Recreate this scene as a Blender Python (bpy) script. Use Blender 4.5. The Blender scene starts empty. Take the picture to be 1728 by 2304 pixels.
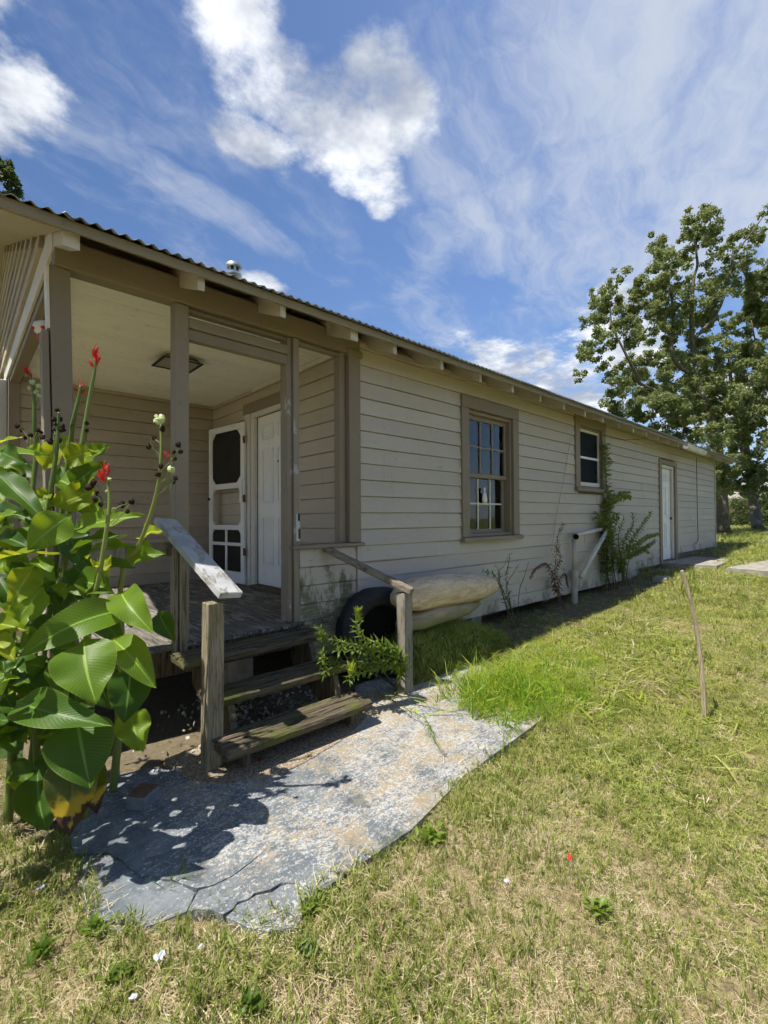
import bpy, bmesh, math, random
import numpy as np
from mathutils import Vector, Matrix
from mathutils.geometry import tessellate_polygon

rnd = random.Random(7)
npr = np.random.default_rng(11)
scene = bpy.context.scene
col = scene.collection

# ------------------------------------------------------------------ camera
FPX, YAW, PITCH, ROLL = 1041.25, math.radians(47.28), math.radians(.741), math.radians(-.364)
EYE = Vector((0, 0, 1.38))
_f = Vector((math.cos(YAW), math.sin(YAW), 0)); _r = Vector((math.sin(YAW), -math.cos(YAW), 0)); _u = Vector((0, 0, 1))
_f, _u = _f*math.cos(PITCH)+_u*math.sin(PITCH), _u*math.cos(PITCH)-_f*math.sin(PITCH)
_r, _u = _r*math.cos(ROLL)+_u*math.sin(ROLL), _u*math.cos(ROLL)-_r*math.sin(ROLL)
cam_d = bpy.data.cameras.new('camera'); cam = bpy.data.objects.new('camera', cam_d); col.objects.link(cam)
cam_d.sensor_fit = 'VERTICAL'; cam_d.sensor_height = 36; cam_d.sensor_width = 27
cam_d.lens = FPX/2304*36
cam_d.clip_start = .05; cam_d.clip_end = 2000
cam.matrix_world = Matrix(((_r.x, _u.x, -_f.x, EYE.x), (_r.y, _u.y, -_f.y, EYE.y), (_r.z, _u.z, -_f.z, EYE.z), (0, 0, 0, 1)))
scene.camera = cam
scene.render.resolution_x, scene.render.resolution_y = 768, 1024

# ------------------------------------------------------------------ light
SUN_TO = Vector((-.49, .07, 1)).normalized()           # towards the sun
SUN_EL = math.asin(SUN_TO.z)
SKY_STRENGTH, SUN_STRENGTH, EXPOSURE = .15, 2.4, 1.58
scene.view_settings.view_transform = 'Standard'; scene.view_settings.look = 'None'
scene.view_settings.gamma = 1; scene.view_settings.exposure = EXPOSURE
scene.view_settings.use_curve_mapping = False
scene.render.engine = 'CYCLES'
scene.cycles.use_denoising = True
scene.cycles.max_bounces = 7; scene.cycles.diffuse_bounces = 5; scene.cycles.glossy_bounces = 2; scene.cycles.transparent_max_bounces = 8
scene.cycles.use_adaptive_sampling = True; scene.cycles.adaptive_threshold = .05; scene.cycles.adaptive_min_samples = 8
scene.cycles.caustics_reflective = False; scene.cycles.caustics_refractive = False
sun_d = bpy.data.lights.new('sun', 'SUN'); sun = bpy.data.objects.new('sun', sun_d); col.objects.link(sun)
sun_d.energy = SUN_STRENGTH; sun_d.angle = math.radians(.53); sun_d.color = (1, .95, .86)
sun.rotation_euler = (-SUN_TO).to_track_quat('-Z', 'Y').to_euler()


class S:
    """a socket that can be used in arithmetic"""
    def __init__(s, nt, sock): s.nt, s.k = nt, sock
    def _m(s, op, *a, clamp=False):
        n = s.nt.nodes.new('ShaderNodeMath'); n.operation = op; n.use_clamp = clamp
        for i, v in enumerate((s,)+a):
            if isinstance(v, S): s.nt.links.new(v.k, n.inputs[i])
            else: n.inputs[i].default_value = v
        return S(s.nt, n.outputs[0])
    def __add__(s, o): return s._m('ADD', o)
    __radd__ = __add__
    def __sub__(s, o): return s._m('SUBTRACT', o)
    def __rsub__(s, o): return (s*-1)+o
    def __mul__(s, o): return s._m('MULTIPLY', o)
    __rmul__ = __mul__
    def __truediv__(s, o): return s._m('DIVIDE', o)
    def max(s, o): return s._m('MAXIMUM', o)
    def min(s, o): return s._m('MINIMUM', o)
    def abs(s): return s._m('ABSOLUTE')
    def pow(s, o): return s._m('POWER', o)
    def sin(s): return s._m('SINE')
    def clamp(s): return s._m('ADD', 0., clamp=True)
    def smooth(s, a, b):
        n = s.nt.nodes.new('ShaderNodeMapRange'); n.interpolation_type = 'SMOOTHSTEP'
        s.nt.links.new(s.k, n.inputs[0]); n.inputs[1].default_value = a; n.inputs[2].default_value = b
        n.inputs[3].default_value = 0; n.inputs[4].default_value = 1
        return S(s.nt, n.outputs[0])


class NT:
    """small wrapper round a node tree"""
    def __init__(s, nt): s.nt = nt
    def new(s, t, **kw):
        n = s.nt.nodes.new(t)
        for k, v in kw.items(): setattr(n, k, v)
        return n
    def put(s, sock, v):
        if isinstance(v, S): s.nt.links.new(v.k, sock)
        elif hasattr(v, 'is_output'): s.nt.links.new(v, sock)
        else:
            if isinstance(v, tuple) and len(v) == 3 and sock.type == 'RGBA': v = v+(1,)
            sock.default_value = v
    def xyz(s, v):
        n = s.new('ShaderNodeSeparateXYZ'); s.put(n.inputs[0], v); return [S(s.nt, o) for o in n.outputs]
    def vec(s, x, y, z=0.):
        n = s.new('ShaderNodeCombineXYZ')
        for i, v in enumerate((x, y, z)): s.put(n.inputs[i], v)
        return n.outputs[0]
    def noise(s, v, scale, detail=4, rough=.55, dist=0.):
        n = s.new('ShaderNodeTexNoise'); s.put(n.inputs['Vector'], v)
        n.inputs['Scale'].default_value = scale; n.inputs['Detail'].default_value = detail
        n.inputs['Roughness'].default_value = rough; n.inputs['Distortion'].default_value = dist
        return S(s.nt, n.outputs[0])
    def voronoi(s, v, scale, feature='F1', out=0):
        n = s.new('ShaderNodeTexVoronoi', feature=feature); s.put(n.inputs['Vector'], v); n.inputs['Scale'].default_value = scale
        return S(s.nt, n.outputs[out])
    def scale(s, v, xyz):
        n = s.new('ShaderNodeVectorMath', operation='MULTIPLY'); s.put(n.inputs[0], v); n.inputs[1].default_value = xyz
        return n.outputs[0]
    def mix(s, f, a, b):
        n = s.new('ShaderNodeMix', data_type='RGBA'); s.put(n.inputs[0], f); s.put(n.inputs[6], a); s.put(n.inputs[7], b)
        return n.outputs[2]
    def mul(s, a, b, f=1.):
        n = s.new('ShaderNodeMix', data_type='RGBA', blend_type='MULTIPLY'); s.put(n.inputs[0], f); s.put(n.inputs[6], a); s.put(n.inputs[7], b)
        return n.outputs[2]
    def grey(s, v):
        n = s.new('ShaderNodeCombineColor'); [s.put(n.inputs[i], v) for i in range(3)]; return n.outputs[0]
    def pos(s): return s.new('ShaderNodeNewGeometry').outputs['Position']
    def obj(s): return s.new('ShaderNodeTexCoord').outputs['Object']
    def uv(s): return s.new('ShaderNodeTexCoord').outputs['UV']
    def rand(s): return S(s.nt, s.new('ShaderNodeObjectInfo').outputs['Random'])
    def bump(s, h, strength=.3, dist=.01):
        n = s.new('ShaderNodeBump'); s.put(n.inputs['Height'], h); n.inputs['Strength'].default_value = strength; n.inputs['Distance'].default_value = dist
        return n.outputs[0]


# ------------------------------------------------------------------ sky
world = bpy.data.worlds.new('World'); scene.world = world; world.use_nodes = True
world.cycles.sampling_method = 'MANUAL'; world.cycles.sample_map_resolution = 256
wn = NT(world.node_tree); world.node_tree.nodes.clear()
sky = wn.new('ShaderNodeTexSky', sky_type='NISHITA', sun_disc=False)
sky.sun_elevation = SUN_EL; sky.sun_rotation = -math.atan2(SUN_TO.x, SUN_TO.y)
sky.air_density = 1.0; sky.dust_density = .3; sky.ozone_density = 3.0
gen = wn.new('ShaderNodeTexCoord').outputs['Generated']
dx, dy, dz = wn.xyz(gen)
den = dz.max(0.)+.12
px, py = dx/den, dy/den                                   # a plane of cloud overhead
pv = wn.vec(px, py, 0.)
warp = wn.noise(pv, 3.0, 3, .6)-.5
warp2 = wn.noise(wn.vec(px+7.3, py+2.1, 0.), 3.0, 3, .6)-.5
wx, wy = px+warp*.13, py+warp2*.13
wv = wn.vec(wx, wy, 0.)
def dist2(cx, cy, rx, ry):
    """scaled distance from a cloud centre"""
    m_ = wn.new('ShaderNodeVectorMath', operation='MULTIPLY_ADD'); wn.put(m_.inputs[0], wv); m_.inputs[1].default_value = (1/rx, 1/ry, 0); m_.inputs[2].default_value = (-cx/rx, -cy/ry, 0)
    l_ = wn.new('ShaderNodeVectorMath', operation='LENGTH'); wn.put(l_.inputs[0], m_.outputs[0]); return S(wn.nt, l_.outputs['Value'])
def blob(cx, cy, rx, ry):
    k_ = dist2(cx, cy, rx, ry); return 1.-k_*k_
def streak(x0, y0, x1, y1, w):
    L = math.hypot(x1-x0, y1-y0); ux, uy = (x1-x0)/L, (y1-y0)/L
    a, b = wx-x0, wy-y0
    t = (a*ux+b*uy)._m('MINIMUM', L)._m('MAXIMUM', 0.)
    p, q = a-t*ux, b-t*uy
    return 1.-(p*p+q*q)/(w*w)
fb = wn.noise(pv, 5.2, 10, .64)
fb2 = wn.noise(wn.vec(px+.05, py-.035, .4), 4.2, 4, .6, .0)
cum = None
for b in ((.36, .74, .10, .11), (.46, .78, .13, .13), (.58, .65, .11, .09), (.56, .78, .18, .13), (.49, .95, .10, .06), (.67, .70, .12, .10),
          (.755, .86, .11, .07), (.65, .80, .12, .10), (.82, .90, .06, .05),
          (.06, 1.13, .10, .13), (.0, 1.25, .12, .10), (.0, .95, .09, .10),
          (1.85, 1.20, .35, .16), (2.15, 1.06, .35, .16), (2.5, 1.1, .5, .2), (.75, 1.39, .10, .06), (1.72, .62, .12, .1), (2.1, .75, .4, .22),
          (-.75, .35, .30, .24), (-1.6, .8, .5, .35), (-.35, -.75, .28, .22), (.6, -.9, .3, .2), (1.4, -1.5, .6, .35), (-1.5, -1.1, .5, .4), (2.4, -.5, .6, .4), (-.7, 1.9, .6, .3), (.3, -2.2, .7, .5), (-2.6, -.2, .6, .6), (-.15, .12, .16, .14), (3.2, .6, .7, .5)):  # clouds outside the view, added for their neutral fill light
    k = dist2(*b); cum = k if cum is None else cum.min(k)
cum = 1.-cum*cum
cumd = (cum.max(-1.2)*.74+(fb-.5)*3.1+.12).smooth(.0, .95)
cirv = wn.noise(wn.vec(px*.9+py*.5+warp*.5, py*2.2-px*.8+warp2*.5, 0.), 1.7, 7, .66)
streaks = streak(.10, 1.13, .93, 1.24, .09).max(streak(.96, .70, 1.2, 1.16, .13)*.8).max(streak(1.2, 1.15, 1.9, 1.28, .14)*.9)
veil = blob(1.25, .30, .75, .62).max(blob(.2, .35, .25, .3)*.4)
veil_d = (veil.max(-1.)*.45+(cirv-.5)*2.0+.14).smooth(-.05, .85)*.85
cir_d = (streaks.max(-1.)*.45+(cirv-.5)*2.4+(fb-.5)*.8).smooth(0., .8)*.5
wide_d = ((cirv-.5)*1.6+(fb-.5)*.7+.1).smooth(0., .8)*.62
thin = veil_d.max(cir_d).max(wide_d)
shade = ((fb2-.5)*2.6+.42+(fb-.5)*.9).smooth(.0, 1.0)
cloud_col = wn.mix(shade, (1.0, 1.12, 1.36), (2.6, 2.65, 2.7))
horizon = (1.-dz.max(0.)).pow(7.)*.55
skyc = wn.mix(horizon, wn.mul(sky.outputs[0], (.205, .232, .272)), (1.45, 1.58, 1.76))
c1 = wn.mix(thin, skyc, (1.45, 1.58, 1.82))
c2 = wn.mix(cumd*.93, c1, cloud_col)
bg = wn.new('ShaderNodeBackground'); wn.put(bg.inputs[0], c2); bg.inputs[1].default_value = SKY_STRENGTH
wo = wn.new('ShaderNodeOutputWorld'); world.node_tree.links.new(bg.outputs[0], wo.inputs[0])


# ------------------------------------------------------------------ helpers
def ray(u, v): return _f+_r*((u-864)/FPX)-_u*((v-1152)/FPX)
def at(u, v, D): return EYE+ray(u, v)*D                  # photo pixel at a given depth
def on_y(u, v, y): d = ray(u, v); return EYE+d*(y/d.y)
def on_z(u, v, z): d = ray(u, v); return EYE+d*((z-EYE.z)/d.z)
def on_x(u, v, x): d = ray(u, v); return EYE+d*(x/d.x)

def ground_z(x, y):
    xs = [-200, 3.2, 5.3, 7.5, 9.6, 11.9, 15.3, 22, 60, 300]
    zs = [0, 0, .09, .16, .30, .40, .50, .62, .75, .9]
    return np.interp(x, xs, zs)

class MB:
    """collects shapes for ONE mesh"""
    def __init__(s): s.v, s.f, s.uv = [], [], []
    def add(s, vs, fs, uv=None):
        o = len(s.v); s.v += [tuple(p) for p in vs]; s.f += [tuple(i+o for i in f) for f in fs]
        s.uv += uv if uv else [(0, 0)]*len(vs)
        return s
    def box(s, x0, x1, y0, y1, z0, z1, M=None, ch=0.):
        if ch:
            vs, fs = [], []
            for z, i in ((z0, ch), (z0+ch, 0), (z1-ch, 0), (z1, ch)):
                j = max(i, .0)
                a, b, c, d = x0+i, x1-i, y0+j, y1-j
                e = ch*.6 if not i else 0
                vs += [(a+e, c, z), (b-e, c, z), (b, c+e, z), (b, d-e, z), (b-e, d, z), (a+e, d, z), (a, d-e, z), (a, c+e, z)]
            fs = [tuple(range(7, -1, -1)), tuple(range(24, 32))]
            for k in range(3):
                for i in range(8):
                    n = (i+1) % 8; fs.append((k*8+i, k*8+n, k*8+8+n, k*8+8+i))
        else:
            vs = [(x0, y0, z0), (x1, y0, z0), (x1, y1, z0), (x0, y1, z0), (x0, y0, z1), (x1, y0, z1), (x1, y1, z1), (x0, y1, z1)]
            fs = [(3, 2, 1, 0), (4, 5, 6, 7), (0, 1, 5, 4), (1, 2, 6, 5), (2, 3, 7, 6), (3, 0, 4, 7)]
        if M is not None: vs = [M @ Vector(p) for p in vs]
        return s.add(vs, fs)
    def beam(s, a, b, w, h, up=(0, 0, 1), ch=.004):
        """a board from a to b, w wide, h thick (h along up)"""
        a, b, up = Vector(a), Vector(b), Vector(up)
        d = (b-a); L = d.length; z = d/L; x = z.cross(up).normalized(); y = x.cross(z)
        M = Matrix(((x.x, y.x, z.x, a.x), (x.y, y.y, z.y, a.y), (x.z, y.z, z.z, a.z), (0, 0, 0, 1)))
        return s.box(-w/2, w/2, -h/2, h/2, 0, L, M, ch)
    def tube(s, pts, rad, n=8, cap=True, wob=0.):
        pts = [Vector(p) for p in pts]; k = len(pts)
        if not isinstance(rad, (list, tuple)): rad = [rad]*k
        t0 = (pts[1]-pts[0]).normalized(); up = Vector((0, 0, 1)) if abs(t0.z) < .9 else Vector((1, 0, 0))
        x = t0.cross(up).normalized(); vs, fs, uv = [], [], []
        acc = 0
        for i, p in enumerate(pts):
            t = (pts[min(i+1, k-1)]-pts[max(i-1, 0)]).normalized()
            x = (x-t*x.dot(t)).normalized(); y = t.cross(x)
            if i: acc += (p-pts[i-1]).length
            for j in range(n):
                a = 2*math.pi*j/n; r = rad[i]*(1+wob*(rnd.random()-.5))
                vs.append(p+x*math.cos(a)*r+y*math.sin(a)*r); uv.append((j/n, acc))
        for i in range(k-1):
            for j in range(n):
                m = (j+1) % n; fs.append((i*n+j, i*n+m, i*n+n+m, i*n+n+j))
        if cap: fs += [tuple(range(n-1, -1, -1)), tuple(range((k-1)*n, k*n))]
        return s.add(vs, fs, uv)
    def lathe(s, prof, M=None, n=24, close=True):
        vs = [(r*math.cos(2*math.pi*j/n), r*math.sin(2*math.pi*j/n), z) for r, z in prof for j in range(n)]
        if M is not None: vs = [M @ Vector(p) for p in vs]
        fs = [(i*n+j, i*n+(j+1) % n, i*n+n+(j+1) % n, i*n+n+j) for i in range(len(prof)-1) for j in range(n)]
        return s.add(vs, fs)
    def prism(s, poly, z0, z1):
        n = len(poly); tri = tessellate_polygon([[Vector((x, y, 0)) for x, y in poly]]); top = []
        for a, b, c in tri:
            (ax, ay), (bx, by), (cx, cy) = poly[a], poly[b], poly[c]
            top.append((n+a, n+b, n+c) if (bx-ax)*(cy-ay)-(by-ay)*(cx-ax) > 0 else (n+a, n+c, n+b))
        return s.add([(x, y, z0) for x, y in poly]+[(x, y, z1) for x, y in poly],
                     top+[(i, (i+1) % n, n+(i+1) % n, n+i) for i in range(n)])
    def mesh(s, name, smooth=False):
        me = bpy.data.meshes.new(name); me.from_pydata(s.v, [], s.f)
        if any(u != (0, 0) for u in s.uv):
            l = me.uv_layers.new(name='UVMap'); idx = np.empty(len(me.loops), np.int32); me.loops.foreach_get('vertex_index', idx)
            l.data.foreach_set('uv', np.array(s.uv, np.float32)[idx].ravel())
        if smooth: me.polygons.foreach_set('use_smooth', [True]*len(me.polygons))
        me.update(); return me
    def build(s, name, mat, parent=None, smooth=False, **tags):
        return link(name, s.mesh(name, smooth), mat, parent, **tags)

def tag(o, label=None, cat=None, group=None, kind=None, category=None):
    cat = cat or category
    for k, v in (('label', label), ('category', cat), ('group', group), ('kind', kind)):
        if v: o[k] = v
    return o
def link(name, me, mat, parent=None, loc=None, rot=None, **tags):
    o = bpy.data.objects.new(name, me); col.objects.link(o)
    if mat is not None and not me.materials: me.materials.append(mat)
    if loc is not None: o.location = loc
    if rot is not None: o.rotation_euler = rot
    if parent is not None:
        o.parent = parent
        if parent.type == 'EMPTY': o.matrix_parent_inverse = Matrix.Translation(-Vector(parent.location))
    return tag(o, **tags)
def thing(name, label, cat, loc=(0, 0, 0), group=None):
    o = bpy.data.objects.new(name, None); col.objects.link(o); o.location = loc; o.empty_display_size = .1
    return tag(o, label, cat, group)

# ------------------------------------------------------------------ materials
def mat(name):
    m = bpy.data.materials.new(name); m.use_nodes = True; nt = m.node_tree; nt.nodes.clear()
    n = NT(nt); p = n.new('ShaderNodeBsdfPrincipled'); o = n.new('ShaderNodeOutputMaterial'); nt.links.new(p.outputs[0], o.inputs[0])
    return m, n, p, o
def finish(n, p, color, rough=.7, normal=None, spec=.35, metal=0.):
    n.put(p.inputs['Base Color'], color); n.put(p.inputs['Roughness'], rough)
    p.inputs['Specular IOR Level'].default_value = spec; n.put(p.inputs['Metallic'], metal)
    if normal is not None: n.put(p.inputs['Normal'], normal)
M = {}

def paint(name, base, var=.16, grain=(1.2, 30, 30), peel=None, peel_amt=.0, rough=.62, mildew=False, dirt=(.10, .085, .06)):
    m, n, p, o = mat(name); P = n.pos()
    g = n.noise(n.scale(P, grain), 6, 4, .6)
    big = n.noise(P, 1.3, 3, .6)
    tone = (big-.5)*(var*2.2)+(g-.5)*(var*.8)+(n.rand()-.5)*var+1.
    c = n.mul(base, n.grey(tone))
    spot = n.noise(P, 16, 5, .65)
    c = n.mix((spot-.60).smooth(0., .14)*.35, c, dirt)
    drip = n.noise(n.scale(P, (1, 1, .12)), 9, 4, .65); c = n.mix((drip-.56).smooth(0., .2)*.13, c, dirt)
    h = g*1.
    if peel:
        pn = n.noise(n.scale(P, (1, 1, .55) if grain[2] < 5 else (.55, 1, 1)), 11, 8, .68)
        mk = (pn-(.72-peel_amt*.3)).smooth(0., .03)
        c = n.mix(mk, c, peel); h = h-mk*.6
    if mildew:
        x, y, z = n.xyz(P)
        mn = n.noise(n.scale(P, (2.2, 2.2, 1.1)), 2.0, 8, .66, .3)
        fine = n.noise(n.scale(P, (3, 3, 1)), 22, 4, .7)
        band = (z*-1.+x.smooth(3., 12.)*.28+.70)*1.15+(1.-x.smooth(2.5, 2.8))*.74
        gm = (band+(mn-.5)*2.6+(fine-.5)*.55-.44).smooth(.0, .30)*.9
        c = n.mix(gm, c, n.mix(fine.smooth(.35, .65), (.045, .05, .012), (.14, .135, .038)))
        wear = ((z*-1.+1.15)*.8+(n.noise(n.scale(P, (.8, 6, 8)), 4, 6, .7)-.5)*2.).smooth(.15, .8)*.35
        c = n.mix(wear, c, (.51, .48, .435))
    finish(n, p, c, rough, n.bump(h, .35, .006))
    M[name] = m
paint('siding', (.48, .43, .37), var=.10, mildew=True)
paint('siding_y', (.49, .43, .35), var=.10, grain=(30, 1.2, 30))
paint('siding_porch', (.41, .35, .27), peel=(.6, .58, .54), peel_amt=.0)
paint('trim', (.245, .20, .145), grain=(30, 30, 1.2), peel=(.50, .48, .44), peel_amt=.05)
paint('trim_h', (.245, .20, .145), grain=(1.2, 30, 30), peel=(.50, .48, .44), peel_amt=.02)
paint('post_peel', (.25, .21, .16), grain=(30, 30, 1.0), peel=(.40, .39, .37), peel_amt=.42)
paint('white', (.80, .80, .78), var=.10, grain=(30, 30, 1.2), peel=(.36, .31, .25), peel_amt=.06)
paint('white_old', (.66, .63, .57), var=.12, grain=(1.2, 30, 30), peel=(.24, .19, .14), peel_amt=.16)
paint('fascia', (.27, .235, .175), grain=(1.2, 30, 30), peel=(.45, .42, .37), peel_amt=.10)
paint('soffit', (.42, .365, .27), grain=(1.2, 30, 30))
paint('rafter', (.56, .52, .45), var=.12, grain=(30, 1.2, 30), peel=(.22, .18, .14), peel_amt=.10)
paint('ceiling', (.86, .85, .75), var=.05, grain=(1.0, 30, 30), peel=(.40, .38, .25), peel_amt=.01)

def wood(name, a, b, grain, moss=0., crack=.5, paintc=None, paint_amt=0.):
    m, n, p, o = mat(name); P = n.pos()
    g = n.noise(n.scale(P, grain), 5, 8, .68, .4); f_ = n.noise(n.scale(P, tuple(v*3 for v in grain)), 9, 4, .7)
    c = n.mix((g*.7+f_*.3).smooth(.30, .68), a, b)
    cr = (g-.40).abs().smooth(.0, .05)
    c = n.mul(c, n.grey(cr*crack+(1-crack)))
    c = n.mul(c, n.grey((n.noise(P, 2.2, 4, .6)-.5)*.7+1.))
    if moss:
        mk = (n.noise(P, 3.6, 7, .66)+(f_-.5)*.35-(.60-moss*.25)).smooth(0., .16)*.85
        c = n.mix(mk, c, n.mix(f_, (.05, .065, .012), (.15, .16, .035)))
    h = g*.7+f_*.3
    if paintc:
        mk = (n.noise(n.scale(P, tuple(math.sqrt(v) for v in grain)), 3.2, 8, .66)-(.62-paint_amt*.4)).smooth(0., .025)
        c = n.mix(mk, c, n.mix(n.noise(P, 9, 5, .6).smooth(.3, .7), tuple(v*.72 for v in paintc), paintc)); h = h*.6+mk*.5
    finish(n, p, c, .85, n.bump(h, .8, .008), .2); M[name] = m
wood('tread', (.030, .022, .014), (.165, .135, .09), (.9, 14, 14), moss=.45, crack=.75)
wood('newel', (.115, .095, .062), (.36, .31, .215), (13, 13, .8), moss=.05, crack=.5)
wood('newel_grey', (.14, .125, .095), (.33, .30, .235), (13, 13, .8), moss=.10, crack=.4, paintc=(.33, .30, .245), paint_amt=.30)
wood('rail_white', (.24, .225, .19), (.45, .435, .40), (12, .9, 12), crack=.4, paintc=(.50, .51, .51), paint_amt=.50)
wood('rail_grey', (.13, .10, .07), (.34, .29, .22), (12, .9, 12), crack=.5, paintc=(.31, .27, .21), paint_amt=.22)
wood('deck', (.075, .065, .052), (.24, .215, .18), (15, .8, 15), crack=.6, paintc=(.33, .31, .275), paint_amt=.20)
wood('rough', (.05, .035, .022), (.19, .15, .10), (13, 13, .8), moss=.15, crack=.5)
wood('bark', (.06, .05, .035), (.20, .175, .135), (6, 6, 1.3), crack=.7)
wood('stake', (.26, .20, .13), (.55, .45, .32), (14, 14, .7), crack=.4)
wood('fence', (.10, .075, .045), (.28, .22, .14), (10, 10, .6), crack=.4)

m, n, p, o = mat('log'); P = n.obj(); Q = n.pos()
g = n.noise(n.scale(Q, (1.3, 7, 7)), 3.2, 8, .62, .6); f_ = n.noise(n.scale(Q, (2, 16, 16)), 6, 5, .7)
c = n.mix(g.smooth(.33, .66), (.52, .39, .25), (.74, .58, .41)); c = n.mix((f_-.60).smooth(0., .06)*.7, c, (.08, .05, .03))
zz = n.xyz(Q)[2]
c = n.mix(((g-.5)*1.6-(zz-.60)*5.5).smooth(.1, .75)*.8, c, (.13, .14, .045))
finish(n, p, c, .75, n.bump(g*.6+f_*.4, .6, .012), .25); M['log'] = m

m, n, p, o = mat('roof_metal'); P = n.pos()
c = n.mix(n.noise(n.scale(P, (1, .25, .25)), 3, 6, .65).smooth(.35, .7), (.20, .22, .23), (.36, .38, .38))
c = n.mix((n.noise(n.scale(P, (2, .4, .4)), 6, 5, .7)-.60).smooth(0., .1)*.5, c, (.17, .10, .06))
finish(n, p, c, .42, None, .5, .75); M['roof_metal'] = m

m, n, p, o = mat('painted_concrete'); P = n.pos(); X, Y, Z = n.xyz(P)
big = n.noise(P, 1.7, 5, .6); med = n.noise(P, 9, 6, .68); chip = n.noise(P, 95, 5, .72); str_ = n.noise(n.scale(P, (1.0, 2.2, 1)), 24, 5, .7)
c = n.mix(med.smooth(.35, .65), (.115, .135, .15), (.20, .22, .235))
c = n.mul(c, n.grey((n.noise(P, 90, 4, .7)-.5)*.9+1.))
wear = X.smooth(.55, 1.7)*.15+(big-.5)*.55
wmask = (chip*.62+str_*.38+wear*.62-.555).smooth(0., .035)
c = n.mix(wmask, c, n.mix(med.smooth(.3, .7), (.34, .34, .335), (.50, .495, .475)))
tm = (n.noise(P, 60, 5, .76)*.62+n.noise(P, 4.5, 5, .65)*.38+wear*.30-.548).smooth(0., .03)*(X.smooth(.55, 1.1))
c = n.mix(tm, c, n.mix(chip, (.28, .22, .135), (.40, .325, .21)))
mv = (n.noise(P, 4, 7, .7)-.52).smooth(0., .16)*.65
c = n.mix(mv, c, (.06, .065, .062))
c = n.mix((n.noise(P, 1.1, 5, .65)-.5).smooth(0., .25)*.4, c, (.075, .085, .075))
finish(n, p, c, .8, n.bump(chip*1., .55, .006), .25); M['painted_concrete'] = m

m, n, p, o = mat('aggregate'); P = n.pos()
vd = n.voronoi(P, 95); vc = n.new('ShaderNodeTexVoronoi'); n.put(vc.inputs['Vector'], P); vc.inputs['Scale'].default_value = 95
tone = n.mix(n.xyz(vc.outputs['Color'])[0], (.33, .255, .17), (.56, .455, .33))
c = n.mul(tone, n.grey((1.-vd*.75)*1.1)); c = n.mix((n.noise(P, 3.3, 6, .65)-.48).smooth(0., .2)*.35, c, (.12, .09, .055))
finish(n, p, c, .85, n.bump(vd*-1., .5, .006), .2); M['aggregate'] = m

m, n, p, o = mat('concrete'); P = n.pos()
c = n.mix(n.noise(P, 7, 8, .68).smooth(.3, .7), (.23, .21, .175), (.42, .39, .33)); c = n.mix((n.noise(P, 2.4, 5, .6)-.55).smooth(0., .2)*.6, c, (.10, .09, .05))
finish(n, p, c, .85, n.bump(n.noise(P, 60, 5, .7), .4, .006), .2); M['concrete'] = m

m, n, p, o = mat('soil'); P = n.pos(); X, Y, Z = n.xyz(P)
a = n.noise(P, 2.3, 6, .62); b = n.noise(P, 38, 6, .7); fib = n.noise(n.scale(P, (1, 2.2, 1)), 70, 4, .7, 1.2)
straw = n.mix(b.smooth(.35, .65), (.17, .13, .07), (.44, .35, .20))
green = n.mix(b.smooth(.35, .65), (.08, .095, .025), (.20, .21, .065))
far = ((X*X+Y*Y).pow(.5)).smooth(5., 16.)
c = n.mix((a*.9+far*.55).smooth(.42, .72), straw, green); c = n.mul(c, n.grey(fib*.9+.5))
c = n.mix((Y.smooth(2.3, 2.75)*(1.-Y.smooth(9.8, 10.4))*(1.-X.smooth(14., 17.)))*(b*.4+.6), c, n.mix(b, (.10, .08, .055), (.25, .205, .14)))
finish(n, p, c, .95, n.bump(b*.5+fib*.5, .8, .02), .1); M['soil'] = m

m, n, p, o = mat('moss'); P = n.pos()
b = n.noise(n.scale(P, (3, 3, .8)), 16, 6, .7); c = n.mix(b.smooth(.3, .7), (.035, .045, .010), (.17, .185, .035))
finish(n, p, c, .95, n.bump(b, .9, .02), .1); M['moss'] = m

m, n, p, o = mat('rubber'); P = n.obj()
c = n.mix(n.noise(P, 12, 5, .6), (.018, .018, .019), (.05, .05, .05)); finish(n, p, c, .7, n.bump(n.noise(P, 50, 4, .7), .2, .004), .3); M['rubber'] = m

def plain(name, color, rough=.6, spec=.35, metal=0., var=.15, sc=8.):
    m, n, p, o = mat(name); P = n.pos()
    c = n.mul(color, n.grey((n.noise(P, sc, 5, .62)-.5)*var*4+1.)); finish(n, p, c, rough, n.bump(n.noise(P, sc*6, 4, .6), .15, .004), spec, metal); M[name] = m
plain('black_metal', (.02, .018, .016), .5); plain('rust', (.12, .055, .03), .8, .2); plain('dark', (.012, .011, .010), .95, .05)
plain('pvc', (.62, .60, .54), .5, var=.2, sc=4.); plain('pvc_old', (.40, .375, .32), .65, var=.25, sc=5.); plain('shell', (.40, .385, .34), .7, var=.2, sc=20)
plain('paper', (.52, .53, .55), .8); plain('red', (.42, .012, .015), .4); plain('pale_green_pod', (.42, .47, .22), .5); plain('pod', (.030, .018, .014), .8, .15, 0, .3, 60)
plain('galv', (.55, .56, .56), .4, .5, .6); plain('gutter', (.60, .585, .53), .5, var=.2); plain('brick', (.14, .085, .055), .9, .2, 0, .3, 20)
plain('brick_paint', (.17, .19, .21), .85, .2, 0, .3, 20); plain('yellow_wall', (.50, .25, .03), .8); plain('shingle', (.30, .265, .23), .9, .2, 0, .2, 5)
plain('porcelain', (.7, .69, .66), .35); plain('bulb_glass', (.72, .68, .50), .3); plain('wire', (.05, .045, .04), .6); plain('light_wood', (.42, .27, .12), .8, .2)
plain('lamp_pan', (.30, .29, .25), .4); plain('underside', (.085, .072, .055), .95, .05); plain('room', (.16, .145, .12), .9, .1)
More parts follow.
